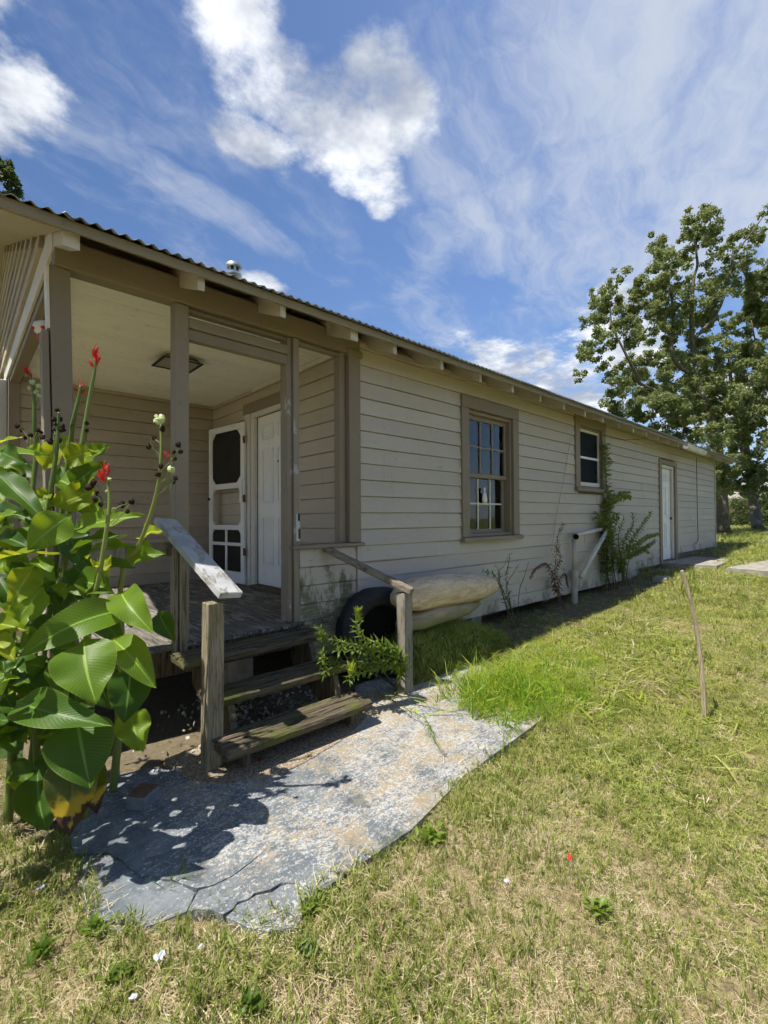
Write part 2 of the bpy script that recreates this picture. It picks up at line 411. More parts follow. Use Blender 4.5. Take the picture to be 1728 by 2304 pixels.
plain('dead_leaf', (.20, .105, .055), .85, .15, 0, .3, 30); plain('twig', (.13, .10, .075), .9, .1, 0, .3, 20)

m, n, p, o = mat('screen'); P = n.pos()
finish(n, p, n.mix(n.noise(P, 5, 4, .6), (.022, .021, .018), (.045, .042, .035)), .8, None, .15); M['screen'] = m
m, n, p, o = mat('window_screen'); P = n.pos()
finish(n, p, n.mix(n.noise(P, 6, 5, .65), (.008, .012, .016), (.016, .022, .028)), .7, None, .08); M['window_screen'] = m

m = bpy.data.materials.new('glass'); m.use_nodes = True; nt = m.node_tree; nt.nodes.clear(); n = NT(nt)
tr = n.new('ShaderNodeBsdfTransparent'); tr.inputs[0].default_value = (.75, .78, .78, 1); gl = n.new('ShaderNodeBsdfGlossy'); gl.inputs['Roughness'].default_value = .01
gl.inputs[0].default_value = (.9, .95, 1, 1)
n.put(gl.inputs['Normal'], n.bump(n.noise(n.pos(), 2.2, 2, .5), .06, .03))
fr = n.new('ShaderNodeFresnel'); fr.inputs[0].default_value = 1.75
mx = n.new('ShaderNodeMixShader'); nt.links.new(fr.outputs[0], mx.inputs[0]); nt.links.new(tr.outputs[0], mx.inputs[1]); nt.links.new(gl.outputs[0], mx.inputs[2])
oo = n.new('ShaderNodeOutputMaterial'); nt.links.new(mx.outputs[0], oo.inputs[0]); M['glass'] = m

def leafmat(name, a, b, trans, tcol, veins=True, tipburn=False, rough=.42, vary=True, spec=.4, attr=False):
    m = bpy.data.materials.new(name); m.use_nodes = True; nt = m.node_tree; nt.nodes.clear(); n = NT(nt)
    P = n.pos(); p = n.new('ShaderNodeBsdfPrincipled'); t = n.new('ShaderNodeBsdfTranslucent'); mx = n.new('ShaderNodeMixShader'); o = n.new('ShaderNodeOutputMaterial')
    k = n.noise(P, 9, 3, .6) if veins else n.rand()
    if attr:
        at_ = n.new('ShaderNodeAttribute', attribute_name='tone'); k = S(nt, at_.outputs['Fac'])
    elif vary and veins: k = k*.5+n.rand()*.5
    c = n.mix(k.smooth(.15, .85), a, b); tc = n.mix(k.smooth(.15, .85), tuple(v*.75 for v in tcol), tcol)
    nrm = None
    if veins:
        u, v, _ = n.xyz(n.uv()); s = (u-.5).abs()*2.
        st = ((v*1.25-s*.25)*120.).sin()*.5+.5
        c = n.mul(c, n.grey(st*.12+.92)); tc = n.mul(tc, n.grey(st*.2+.82))
        rib = 1.-s.smooth(.02, .07); c = n.mix(rib*.75, c, tuple(min(1, x*2.2+.06) for x in b)); tc = n.mul(tc, n.grey(1.-rib*.5))
        edge = s.smooth(.93, 1.); c = n.mix(edge*.5, c, (.25, .27, .06))
        if tipburn:
            bn = n.noise(P, 14, 6, .65); yl = (v*1.5+(bn-.5)*.9-.72).smooth(0., .22); br = (v*1.5+(bn-.5)*1.5+s*.3-1.32).smooth(0., .08)
            c = n.mix(yl, c, (.42, .30, .015)); tc = n.mix(yl, tc, (.45, .34, .02)); c = n.mix(br, c, (.07, .03, .012)); tc = n.mix(br, tc, (.03, .015, .005))
        nrm = n.bump(st*.5+rib, .15, .003)
    n.put(p.inputs['Base Color'], c); p.inputs['Roughness'].default_value = rough; p.inputs['Specular IOR Level'].default_value = spec
    if nrm is not None: n.put(p.inputs['Normal'], nrm)
    n.put(t.inputs[0], tc); mx.inputs[0].default_value = trans
    for i, x in enumerate((p, t)): nt.links.new(x.outputs[0], mx.inputs[i+1])
    nt.links.new(mx.outputs[0], o.inputs[0]); M[name] = m
leafmat('canna_dark', (.036, .090, .010), (.075, .150, .016), .34, (.22, .36, .015), spec=.26, rough=.42)
leafmat('canna_mid', (.090, .182, .014), (.175, .280, .026), .42, (.48, .62, .025), spec=.26, rough=.42)
leafmat('canna_yellow', (.18, .26, .014), (.31, .37, .025), .48, (.66, .72, .03), spec=.24, rough=.42)
leafmat('canna_burn', (.06, .09, .015), (.10, .13, .02), .35, (.26, .28, .02), tipburn=True)
leafmat('stem_green', (.10, .15, .03), (.22, .26, .07), .1, (.3, .35, .05), veins=False)
leafmat('petal', (.55, .015, .018), (.70, .05, .035), .35, (.8, .06, .03), veins=False, rough=.5)
leafmat('tree_leaf', (.07, .095, .036), (.25, .28, .125), .38, (.46, .53, .16), veins=False, attr=True, rough=.45, spec=.35)
leafmat('tree_leaf_far', (.035, .055, .016), (.11, .14, .045), .28, (.22, .28, .06), veins=False, attr=True, rough=.6)
leafmat('weed_leaf', (.075, .135, .016), (.18, .26, .040), .38, (.42, .54, .05), veins=False)
leafmat('weed_bright', (.22, .30, .02), (.40, .47, .06), .42, (.62, .70, .07), veins=False)
leafmat('vine_leaf', (.065, .100, .020), (.17, .205, .055), .38, (.36, .44, .07), veins=False)
leafmat('feather', (.10, .20, .012), (.20, .34, .03), .4, (.40, .62, .03), veins=False)
leafmat('grass_green', (.135, .175, .032), (.32, .36, .10), .38, (.50, .58, .12), veins=False, rough=.6, spec=.2)
leafmat('grass_lime', (.29, .32, .070), (.50, .51, .17), .42, (.66, .70, .19), veins=False, rough=.6, spec=.2)
leafmat('grass_straw', (.40, .31, .17), (.74, .63, .42), .25, (.6, .5, .3), veins=False, rough=.75, spec=.15)

# ------------------------------------------------------------------ ground
gx = np.unique(np.concatenate([np.linspace(-160, -6, 24), np.linspace(-6, 18, 97), np.linspace(18, 200, 40)]))
gy = np.unique(np.concatenate([np.linspace(-160, -6, 24), np.linspace(-6, 10, 65), np.linspace(10, 160, 30)]))
def lump(x, y): return .012*np.sin(3.1*x+1.7*y)*np.sin(2.3*y-1.1*x+.6)+.008*np.sin(7.3*x-4.1*y)
GX, GY = np.meshgrid(gx, gy, indexing='ij')
inslab = ((GX > .1) & (GX < 4.3) & (GY > 1.2) & (GY < 3.3))
GZ = ground_z(GX, GY)+np.where(inslab, -.006, lump(GX, GY))
nv = [(float(a), float(b), float(c)) for a, b, c in zip(GX.ravel(), GY.ravel(), GZ.ravel())]
ny = len(gy); nf = [(i*ny+j, (i+1)*ny+j, (i+1)*ny+j+1, i*ny+j+1) for i in range(len(gx)-1) for j in range(ny-1)]
MB().add(nv, nf).build('ground', M['soil'], smooth=True, kind='structure')

# ------------------------------------------------------------------ broken painted walk
def zp(a, b, z=.03): q = on_z(a/1.508+100, b/1.508+1500, z); return (q.x, q.y)
c1 = [(150, 640), (215, 634), (240, 652), (262, 656), (285, 690), (305, 698), (330, 718), (360, 714), (400, 728), (435, 728), (470, 745)]
c3 = [(615, 845), (640, 826), (655, 806), (690, 795), (712, 776), (770, 764), (800, 742), (832, 737), (868, 740), (880, 756), (921, 780)]
def jag(pts, seed, amp=.006):
    r = random.Random(seed); out = []
    for (ax, ay), (bx, by) in zip(pts, pts[1:]):
        k = max(1, int(math.hypot(bx-ax, by-ay)/.05))
        for i in range(k):
            t = i/k; out.append((ax+(bx-ax)*t+r.uniform(-amp, amp), ay+(by-ay)*t+r.uniform(-amp, amp)))
    return out+[pts[-1]]
walk = tag(bpy.data.objects.new('concrete_walk', None), kind='structure'); col.objects.link(walk)
mainp = [zp(104, 641)]+[zp(a, b-2) for a, b in c1]+[zp(518, 756)]+[zp(*q) for q in ((575, 743), (640, 713), (700, 666), (780, 600), (701, 669), (641, 717), (577, 747), (523, 766), (487, 832))]
mainp = jag(mainp, 1, .003)+jag([zp(560, 834), zp(608, 842)]+[zp(a-1, b-1.5) for a, b in c3], 2, .004)
mainp += [tuple(on_z(u, v, .03)[:2]) for u, v in ((927, 1868), (1042, 1750), (1193, 1640))]+[(3.10, 1.60), (3.35, 1.95), (3.55, 2.75), (2.95, 2.98), (2.35, 2.9), (2.15, 2.62), (1.9, 2.40), (1.0, 2.42), (.78, 2.72), (.52, 2.78), (.37, 2.6), (.352, 2.226)]
pA = [zp(104, 652)]+[zp(a, b+1) for a, b in c1]+[zp(512, 764), zp(478, 832), zp(400, 865), zp(330, 890), zp(185, 896), zp(150, 870)]
pC = [zp(a+1, b+1) for a, b in c3]+[zp(850, 882), zp(765, 902), zp(690, 886)]
for poly, z, sd in ((mainp, .036, 0), (jag(pA, 3, .004), .030, 1), (jag(pC, 4, .004), .031, 2)):
    MB().prism(poly, -.08, z).build('slab_piece', M['painted_concrete'], walk)
arc = [tuple(on_z(u, v, .036)[:2]) for u, v in ((838, 1588), (826, 1612), (800, 1642), (765, 1668), (725, 1693), (680, 1720), (640, 1738), (585, 1754), (520, 1762), (470, 1762), (420, 1752), (395, 1735))]
arc = jag(arc, 5, .004)+[(.86, 2.75), (2.05, 2.9), (2.25, 2.7)]
MB().prism(arc, -.05, .041).build('concrete_pad', M['aggregate'], kind='structure')

# ------------------------------------------------------------------ house
W = 3.2; X0, X1 = 2.635, 15.30; XG = .40; YB = 6.39; FL = .563; XD = 2.66; CE = .1475
EAVE_Y, EAVE_Z, PITCHR = 2.77, 2.905, .417
house = thing('house', 'long single storey house with beige clapboard walls and corrugated metal roof', 'house', (X0, W, 0))
def roof_z(y): return EAVE_Z+(y-EAVE_Y)*PITCHR
def zk(k): return .25+CE*k

def siding(a, b, z, axis, plane, sgn, h=None, sag=.0, seed=0):
    """one lapped board from a to b along axis; outer face towards sgn"""
    r = random.Random(seed); h = h or CE+.014; n_ = max(1, min(7, int((b-a)/.6)+1)); vs = []
    ph, am = r.uniform(0, 6), r.uniform(.0006, .0022)+sag
    for i in range(n_+1):
        t = a+(b-a)*i/n_; dz = am*math.sin(ph+t*1.9)+r.uniform(-.001, .001); dy = r.uniform(-.0015, .0015)
        for o, zz in ((.037+dy, z+dz+.002), (.035+dy, z+dz), (.005, z+dz), (.005, z+h), (.008, z+h), (.008, z+dz+h-.022), (.025+dy, z+dz+h-.021)):
            q = plane+sgn*o
            vs.append((t, q, zz) if axis == 'x' else (q, t, zz))
    fs = []
    for i in range(n_):
        for j in range(7):
            k = (j+1) % 7; fs.append((i*7+j, i*7+7+j, i*7+7+k, i*7+k))
    fs += [tuple(range(7)), tuple(range(n_*7+6, n_*7-1, -1))]
    return MB().add(vs, fs)

# the long side wall: sheathing with openings, then single boards
OPEN = [(4.21, 5.12, 1.16, 2.60), (6.99, 7.82, 1.83, 2.78), (10.80, 11.70, .44, 2.48)]
sh = MB()
xs = sorted({X0+.02, X1-.01}.union(*[{a, b} for a, b, _, _ in OPEN])); zs = sorted({.30, 2.99}.union(*[{c, d} for _, _, c, d in OPEN]))
for i in range(len(xs)-1):
    for j in range(len(zs)-1):
        cx, cz = (xs[i]+xs[i+1])/2, (zs[j]+zs[j+1])/2
        if not any(a < cx < b and c < cz < d for a, b, c, d in OPEN): sh.box(xs[i], xs[i+1], W+.001, W+.10, zs[j], zs[j+1])
side_wall = sh.build('wall', M['room'], house)
k = 0
for k in range(19):
    z = zk(k); lo = X0+.002; hi = X1
    if k == 0: hi = 9.45
    if k == 1: hi = 11.0
    if k == 2: hi = 15.3
    cuts = sorted((a-.06, b+.06) for a, b, c, d in OPEN if z+CE > c+.01 and z < d-.005)
    segs, s0 = [], lo
    for a, b in cuts:
        if a > s0: segs.append((s0, min(a, hi)))
        s0 = max(s0, b)
    if s0 < hi: segs.append((s0, hi))
    out = []
    for a, b in segs:
        r = random.Random(int(a*100)+k*13)
        if b-a > 2.6:
            m_ = a+(b-a)*r.uniform(.3, .7); out += [(a, m_-.002), (m_+.002, b)]
        else: out.append((a, b))
    for a, b in out:
        if b-a < .05: continue
        siding(a, b, z, 'x', W, -1, h=(2.985-z if k == 18 else None), sag=(.004 if k in (1, 3, 4, 5) else 0), seed=k*7+int(a*10)).build('siding_board', M['siding'], side_wall)
# low wall beside the steps
low_wall = MB().box(2.03, 2.60, W+.001, W+.07, .28, 1.13).build('low_wall', M['room'], house)
for k in range(6):
    siding(2.012, 2.588, zk(k), 'x', W, -1, seed=90+k).build('siding_board', M['siding'], low_wall)
MB().box(2.59, 2.634, W-.050, W+.02, .26, 1.134, ch=.003).build('corner_strip', M['siding'], low_wall)
MB().box(1.93, 2.655, W-.075, W+.13, 1.136, 1.166, ch=.004).build('ledge', M['trim_h'], low_wall)
# door wall and back wall of the porch
door_wall = MB().box(XD+.001, XD+.08, 5.12, YB+.05, .5, 3.05).box(XD+.001, XD+.08, W+.1, 4.26, .5, 3.05).box(XD+.001, XD+.08, 4.26, 5.12, 2.60, 3.05).build('door_wall', M['room'], house)
for k in range(2, 19):
    z = zk(k)
    if z+CE < FL: continue
    for a, b in (((W+.09, 4.18), (5.20, YB)) if z < 2.72 else ((W+.09, YB),)):
        siding(a, b, z, 'y', XD, -1, seed=200+k*3+int(a)).build('siding_board', M['siding_y'], door_wall)
back_wall = MB().box(XG, XD, YB+.001, YB+.1, .45, 3.05).build('back_wall', M['room'], house)
for k in range(2, 19):
    if zk(k)+CE < FL: continue
    siding(XG+.10, XD-.026, zk(k), 'x', YB, -1, seed=300+k).build('siding_board', M['siding_porch'], back_wall)
MB().box(XG, XG+.10, YB-.05, YB+.10, FL, 2.95, ch=.004).build('corner_post', M['trim'], back_wall)
# trim at the corner between porch and side wall
MB().box(2.505, 2.632, W-.052, W+.012, 1.168, 2.84, ch=.004).build('corner_board', M['trim'], house)
MB().box(2.44, 2.50, W+.0, W+.085, 1.168, 2.84, ch=.004).build('corner_board', M['trim'], house)
MB().box(2.49, 2.655, W-.062, W+.02, 2.80, 2.86, ch=.006).build('corner_cap', M['trim_h'], house)

# porch floor: a board each
floor = MB().box(XG+.02, XD-.02, W-.02, YB-.02, FL-.09, FL-.032).build('porch_floor', M['rough'], house)
x = XG-.04; i = 0
while x < XD-.05:
    w = .092; r = random.Random(400+i); e = W-.06+r.uniform(-.012, .012); dz = r.uniform(-.004, .002)
    MB().box(x+.002, x+w-.002, e, YB-.03, FL-.03+dz, FL+dz, ch=.003).build('floor_board', M['deck'], floor); x += w; i += 1
MB().box(XG, 2.02, W-.035, W, FL-.20, FL-.035, ch=.004).build('rim_board', M['rough'], floor)
MB().box(XG-.03, XG+.01, W-.03, YB, FL-.20, FL-.035, ch=.004).build('rim_board', M['rough'], floor)
for (px_, py_) in ((.52, 3.3), (1.6, 3.35), (2.5, 3.35), (4.6, 3.35), (6.4, 3.4), (8.3, 3.4)):
    g0 = float(ground_z(px_, py_)); MB().box(px_-.10, px_+.10, py_, py_+.2, g0-.05, .46 if px_ < 2.6 else .28, ch=.008).build('pier', M['concrete'], house)
MB().box(X0, X1, W+.35, W+.40, -.02, .32).build('skirt', M['underside'], house)
MB().box(X0, X1-.02, W+.02, 9.9, .28, .33).build('subfloor', M['underside'], house)

# posts, beams
def post(x0, x1, y0, y1, z0, z1, m, lean=0.):
    mb = MB().box(x0, x1, y0, y1, z0, z1, ch=.006); mb.v = [(a-lean*(c-z0), b, c) for a, b, c in mb.v]
    o = mb.build('porch_post', m, house); return o
p1 = post(.425, .525, W-.03, W+.08, FL+.001, 2.822, M['trim'], .022)
mb = MB().box(.385, .418, W-.02, W+.085, FL+.001, 2.45, ch=.003); mb.v = [(a-.022*(c-FL), b, c) for a, b, c in mb.v]; mb.build('facing_board', M['trim'], p1)
mb = MB().box(.412, .424, W-.028, W+.07, 2.46, 2.815); mb.v = [(a-.022*(c-FL), b, c) for a, b, c in mb.v]; mb.build('facing_board', M['white_old'], p1)
p2 = post(1.055, 1.145, W-.035, W+.06, FL+.001, 2.818, M['trim'])
p3 = post(1.915, 1.955, W-.01, W+.10, FL+.001, 2.818, M['post_peel'])
MB().box(1.957, 2.008, W-.034, W+.085, FL-.03, 2.818, ch=.005).build('facing_board', M['post_peel'], p3)
MB().box(.40, X0-.002, W-.045, W+.07, 2.822, 2.985, ch=.005).build('porch_beam', M['trim_h'], house)
MB().box(1.148, 1.912, W+.0, W+.06, 2.790, 2.818, ch=.004).build('ledger', M['trim_h'], house)
MB().box(2.010, 2.436, W+.0, W+.06, 2.790, 2.818, ch=.004).build('ledger', M['trim_h'], house)
MB().box(1.148, 1.912, W-.028, W+.035, 2.675, 2.745, ch=.005).build('cross_beam', M['trim_h'], house)
MB().box(1.148, 1.912, W-.015, W+.045, 2.598, 2.672, ch=.005).build('cross_beam', M['trim_h'], house)
MB().box(.55, 1.05, W-.01, W+.03, 1.14, 1.23, ch=.004).build('porch_rail', M['newel_grey'], house)
MB().box(1.03, 1.052, W-.10, W-.04, .46, 1.20, ch=.003).build('baluster', M['newel'], house)
MB().box(1.06, 1.11, W-.10, W-.04, .50, 1.27, ch=.003).build('baluster', M['newel'], house)
# blocking above the beam and the wall, between rafters
MB().box(XG+.02, X1-.02, W+.075, W+.10, 2.987, 3.05).build('blocking', M['soffit'], house)
# ceiling boards
ceil_ = MB().box(.52, XD-.005, W+.09, YB-.03, 2.968, 2.985).build('porch_ceiling', M['ceiling'], house)
y = W+.085; i = 0
while y < YB-.04:
    MB().box(.507, XD-.026, y+.0015, y+.078, 2.950+.001*((i*7) % 3), 2.966, ch=.003).build('ceiling_board', M['ceiling'], ceil_); y += .080; i += 1
MB().box(XD-.06, XD-.028, W+.09, 5.15, 2.905, 2.948, ch=.003).build('crown_trim', M['white_old'], ceil_)
# gable end over the porch front
MB().box(XG+.013, .505, W+.075, YB+.3, 2.865, 3.06, ch=.004).build('gable_beam', M['trim_h'], house)
MB().box(XG-.012, XG+.010, W-.04, YB+.4, 2.925, 3.075, ch=.003).build('frieze_board', M['white_old'], house)
gable = MB().add([(XG+.05, 3.3, 3.07), (XG+.05, 9.8, 3.07), (XG+.05, 6.6, roof_z(6.6)-.04), (XG+.06, 3.3, 3.07), (XG+.06, 9.8, 3.07), (XG+.06, 6.6, roof_z(6.6)-.04)], [(0, 1, 2), (5, 4, 3), (0, 3, 4, 1), (1, 4, 5, 2), (2, 5, 3, 0)]).build('gable', M['soffit'], house)
k = 0; z = 3.078
while z < 4.3:
    ys = max(W-.02, EAVE_Y+(z+.10-EAVE_Z+.05)/PITCHR)
    siding(ys, 13.2-ys, z, 'y', XG, -1, seed=500+k).build('siding_board', M['soffit'], gable); z += CE; k += 1
MB().box(XG-.03, XG+.012, 5.35, 5.75, 3.10, 3.62).build('gable_vent', M['trim'], gable)
MB().box(XG-.09, XG-.0, YB+.12, YB+.30, .45, 2.92, ch=.006).build('front_trim', M['white_old'], house)
# rafters
RX = [.43, 1.10, 1.67, 2.31]+[2.76+.618*i for i in range(22)]
def rafter(x, w=.045):
    y0, y1 = 2.835, W+.3
    t0, t1 = roof_z(y0)-.030, roof_z(y1)-.030
    v = []
    for xx in (x-w/2, x+w/2):
        v += [(xx, y0, t0-.115), (xx, y0, t0), (xx, y1, t1), (xx, y1, t1-.115)]
    return MB().add(v, [(0, 1, 2, 3), (7, 6, 5, 4), (0, 4, 5, 1), (1, 5, 6, 2), (2, 6, 7, 3), (3, 7, 4, 0)])
for i, x in enumerate(RX):
    rafter(x, .075 if i in (0, 3) else .042).build('rafter', M['rafter'] if i < 4 else M['rafter'], house)
# roof: sheathing, fascia, sheets
RL, RR, RY = -.22, 15.95, 6.6
v = [(RL+.05, EAVE_Y+.03, roof_z(EAVE_Y+.03)-.028), (RR-.03, EAVE_Y+.03, roof_z(EAVE_Y+.03)-.028), (RR-.03, RY, roof_z(RY)-.028), (RL+.05, RY, roof_z(RY)-.028)]
v2 = [(a, 2*RY-b, c) for a, b, c in v]
deckm = MB()
for q in (v, v2): deckm.add(q+[(a, b, c+.012) for a, b, c in q], [(0, 1, 2, 3), (7, 6, 5, 4), (0, 4, 5, 1), (1, 5, 6, 2), (2, 6, 7, 3), (3, 7, 4, 0)])
roof = deckm.build('roof', M['soffit'], house)
for a, b in ((RL+.04, 5.2), (5.203, 10.6), (10.603, RR-.03)):
    MB().box(a, b, EAVE_Y+.012, EAVE_Y+.032, EAVE_Z-.058, EAVE_Z-.002, ch=.003).build('fascia', M['fascia'], roof)
WL, AM = .0677, .0095
def sheet(nw, y0, y1):
    vs, fs = [], []; n_ = nw*8; 
    for yy in (y0, y0+(y1-y0)*.5, y1):
        for i in range(n_+1):
            xx = i*WL/8; vs.append((xx, yy, roof_z(yy if yy <= RY else 2*RY-yy)+.006+AM*math.cos(2*math.pi*i/8)))
    m_ = n_+1
    for r_ in range(2):
        fs += [(r_*m_+i, r_*m_+i+1, (r_+1)*m_+i+1, (r_+1)*m_+i) for i in range(n_)]
    return MB().add(vs, fs).mesh('roof_sheet', True)
ms, ms2 = sheet(10, EAVE_Y-.03, RY+.03), sheet(10, 2*RY-EAVE_Y+.03, RY-.03)
for q in (ms, ms2): q.materials.append(M['roof_metal'])
x = RL; i = 0
while x < RR-.1:
    r = random.Random(600+i)
    for q in (ms, ms2):
        o = link('roof_sheet', q, None, roof, loc=(x, r.uniform(-.008, .008), .0015*(i % 2)))
    x += WL*9; i += 1
for o in [o for o in roof.children if o.name.startswith('roof_sheet')]:
    md = o.modifiers.new('thickness', 'SOLIDIFY'); md.thickness = .0025
# soffit under the rake overhang
q = [(RL+.06, EAVE_Y+.036, roof_z(EAVE_Y+.036)-.075), (XG-.02, EAVE_Y+.036, roof_z(EAVE_Y+.036)-.075), (XG-.02, RY, roof_z(RY)-.075), (RL+.06, RY, roof_z(RY)-.075)]
MB().add(q+[(a, b, c+.045) for a, b, c in q], [(3, 2, 1, 0), (4, 5, 6, 7), (0, 1, 5, 4), (1, 2, 6, 5), (2, 3, 7, 6), (3, 0, 4, 7)]).build('rake_soffit', M['soffit'], house)
# far and hidden walls
MB().box(X1-.10, X1-.015, W+.02, 9.98, .3, 3.0).build('end_wall', M['siding_y'], house)
MB().box(XG+.1, X1-.10, 9.9, 10.0, .3, 3.0).build('rear_wall', M['siding'], house)
MB().box(X0+.1, X1-.12, 5.6, 5.66, .34, 3.0).build('room_wall', M['room'], house)
MB().box(X1-.04, X1+.018, W-.052, W+.03, .52, 2.94, ch=.004).build('corner_board', M['siding'], house)

# ---- windows and doors
def ring(x0, x1, z0, z1, w, y0, y1, wt=None, wb=None):
    wt = w if wt is None else wt; wb = w if wb is None else wb
    mb = MB().box(x0, x0+w, y0, y1, z0, z1, ch=.003).box(x1-w, x1, y0, y1, z0, z1, ch=.003)
    if wt: mb.box(x0+w+.0005, x1-w-.0005, y0+.001, y1-.001, z1-wt, z1, ch=.003)
    if wb: mb.box(x0+w+.0005, x1-w-.0005, y0+.001, y1-.001, z0, z0+wb, ch=.003)
    return mb
a, b, c, d = OPEN[0]
win = ring(a, b, c, d, .035, W-.02, W+.11).build('window', M['trim'], house)
MB().box(a-.125, a+.004, W-.056, W+.0, c-.0, d+.006, ch=.004).build('casing', M['trim'], win)
MB().box(b-.004, b+.125, W-.056, W+.0, c-.0, d+.006, ch=.004).build('casing', M['trim'], win)
MB().box(a-.125, b+.125, W-.060, W+.0, d+.008, d+.145, ch=.004).build('casing', M['trim_h'], win)
MB().box(a-.145, b+.15, W-.095, W+.02, c-.055, c-.003, ch=.005).build('sill', M['trim_h'], win)
mid = 1.865
def sash(z0, z1, y0, y1, m, mm, name):
    s = ring(a+.037, b-.037, z0, z1, .045, y0, y1, .05, .05).build(name, m, win)
    ix0, ix1, iz0, iz1 = a+.083, b-.083, z0+.05, z1-.05
    for i in (1, 2):
        x_ = ix0+(ix1-ix0)*i/3; MB().box(x_-.010, x_+.010, y0+.004, y1-.006, iz0, iz1).build('muntin', mm, win)
    zc = (iz0+iz1)/2
    for i in range(3):
        xa, xb = ix0+(ix1-ix0)*i/3+.0105*(i > 0), ix0+(ix1-ix0)*(i+1)/3-.0105*(i < 2)
        MB().box(xa, xb, y0+.006, y1-.008, zc-.010, zc+.010).build('muntin', mm, win)
        for za, zb in ((iz0, zc-.011), (zc+.011, iz1)):
            MB().box(xa+.0005, xb-.0005, y0+.017, y0+.020, za+.0005, zb-.0005).build('pane', M['glass'], win)
sash(mid-.02, d-.037, W+.03, W+.062, M['trim'], M['newel_grey'], 'upper_sash')
sash(c+.03, mid+.03, W+.068, W+.10, M['trim'], M['white_old'], 'lower_sash')
win2 = None
a, b, c, d = OPEN[1]
win2 = ring(a, b, c, d, .03, W-.02, W+.10).build('window', M['trim'], house)
MB().box(a-.14, a+.004, W-.056, W, c-.0, d+.004, ch=.004).build('casing', M['trim'], win2)
MB().box(b-.004, b+.13, W-.056, W, c-.0, d+.004, ch=.004).build('casing', M['trim'], win2)
MB().box(a-.14, b+.13, W-.060, W, d+.006, 2.975, ch=.004).build('casing', M['trim_h'], win2)
MB().box(a-.16, b+.15, W-.09, W+.02, c-.06, c-.003, ch=.005).build('sill', M['trim_h'], win2)
ring(a+.032, b-.032, c+.032, d-.032, .024, W-.012, W+.02, .035, .06).build('screen_frame', M['white_old'], win2)
MB().box(a+.057, b-.057, W-.008, W+.012, (c+d)/2-.012, (c+d)/2+.022).build('screen_bar', M['white'], win2)
MB().box(a+.056, b-.056, W+.013, W+.016, c+.09, (c+d)/2-.012).build('screen', M['window_screen'], win2)
MB().box(a+.056, b-.056, W+.013, W+.016, (c+d)/2+.022, d-.067).build('screen', M['window_screen'], win2)
def panel_door(mb_axis, u0, u1, z0, z1, face, sgn, root, m, top=.12):
    """six panel door: slab, raised panels set in grooves"""
    def bx(ua, ub, za, zb, d0, d1, ch=.004):
        lo, hi = sorted((face+sgn*d0, face+sgn*d1))
        return MB().box(ua, ub, lo, hi, za, zb, ch=ch) if mb_axis == 'x' else MB().box(lo, hi, ua, ub, za, zb, ch=ch)
    door = bx(u0, u1, z0, z1, -.03, .0).build('door', m, root)
    w = u1-u0; H = z1-z0; cols = ((u0+.12*w/.85, u0+w/2-.05), (u0+w/2+.05, u1-.12*w/.85))
    for za, zb in ((.12, .40), (.485, .80), (.855, .945)):
        for ca, cb in cols:
            A, B = z0+za*H, z0+zb*H
            fr_ = MB()
            for q in ((ca, cb, A, A+.014), (ca, cb, B-.014, B), (ca, ca+.014, A+.0145, B-.0145), (cb-.014, cb, A+.0145, B-.0145)):
                t_ = bx(q[0], q[1], q[2], q[3], .0005, .014, .003); fr_.add(t_.v, t_.f)
            fr_.build('moulding', m, door)
            bx(ca+.03, cb-.03, A+.03, B-.03, .0005, .011, .006).build('panel', m, door)
    return door
a, b, c, d = OPEN[2]
fr2 = MB().box(a-.14, a+.002, W-.056, W+.02, c-.03, d+.0, ch=.004).box(b-.002, b+.14, W-.056, W+.02, c-.03, d+.0, ch=.004).box(a-.14, b+.14, W-.057, W+.02, d+.002, d+.09, ch=.004).build('door_frame', M['trim'], house)
MB().box(b-.07, b-.004, W-.018, W+.10, c, d-.002, ch=.004).box(a+.003, b-.071, W-.016, W+.10, d-.07, d-.002, ch=.004).box(a+.003, a+.05, W-.014, W+.1, c, d-.071, ch=.004).build('jamb', M['white_old'], fr2)
panel_door('x', a+.054, b-.09, c+.005, d-.075, W+.03, -1, house, M['white'])
MB().box(b-.088, b-.073, W+.03, W+.05, c, d-.075).build('door_edge', M['rust'], fr2)
MB().lathe([(0, 0), (.028, .002), (.03, .02), (.012, .03), (.012, .045)], Matrix.Translation((b-.16, W-.02, 1.33)) @ Matrix.Rotation(math.radians(-90), 4, 'X'), 14).build('door_knob', M['black_metal'], fr2)

# porch door and its open screen door
fr1 = MB().box(XD-.04, XD+.0, 5.13, 5.215, FL, 2.60, ch=.003).box(XD-.04, XD, 4.17, 4.25, FL, 2.60, ch=.003).box(XD-.041, XD, 4.17, 5.215, 2.602, 2.66, ch=.003).build('door_frame', M['white_old'], house)
MB().box(XD-.050, XD, 4.30, 5.40, 2.662, 2.79, ch=.004).build('header', M['trim_h'], fr1)
MB().box(XD-.052, XD, 5.22, 5.36, FL, 2.66, ch=.004).build('casing', M['white_old'], fr1)
MB().box(XD-.12, XD+.06, 4.25, 5.13, FL+.001, FL+.035, ch=.006).build('threshold', M['rough'], fr1)
panel_door('y', 4.262, 5.118, FL+.04, 2.595, XD+.005, -1, house, M['white'])
MB().lathe([(0, 0), (.012, .001), (.012, .01)], Matrix.Translation((XD-.006, 4.62, 2.03)) @ Matrix.Rotation(math.radians(-90), 4, 'Y'), 10).build('peephole', M['black_metal'], fr1)
sd0, sd1 = Vector((XD-.075, 5.30, FL+.02)), Vector((XD-.17, 6.13, FL+.02))
sdir = (sd1-sd0).normalized(); snor = Vector((-sdir.y, sdir.x, 0)); sw = (sd1-sd0).length; SH = 1.99
if snor.x > 0: snor = -snor
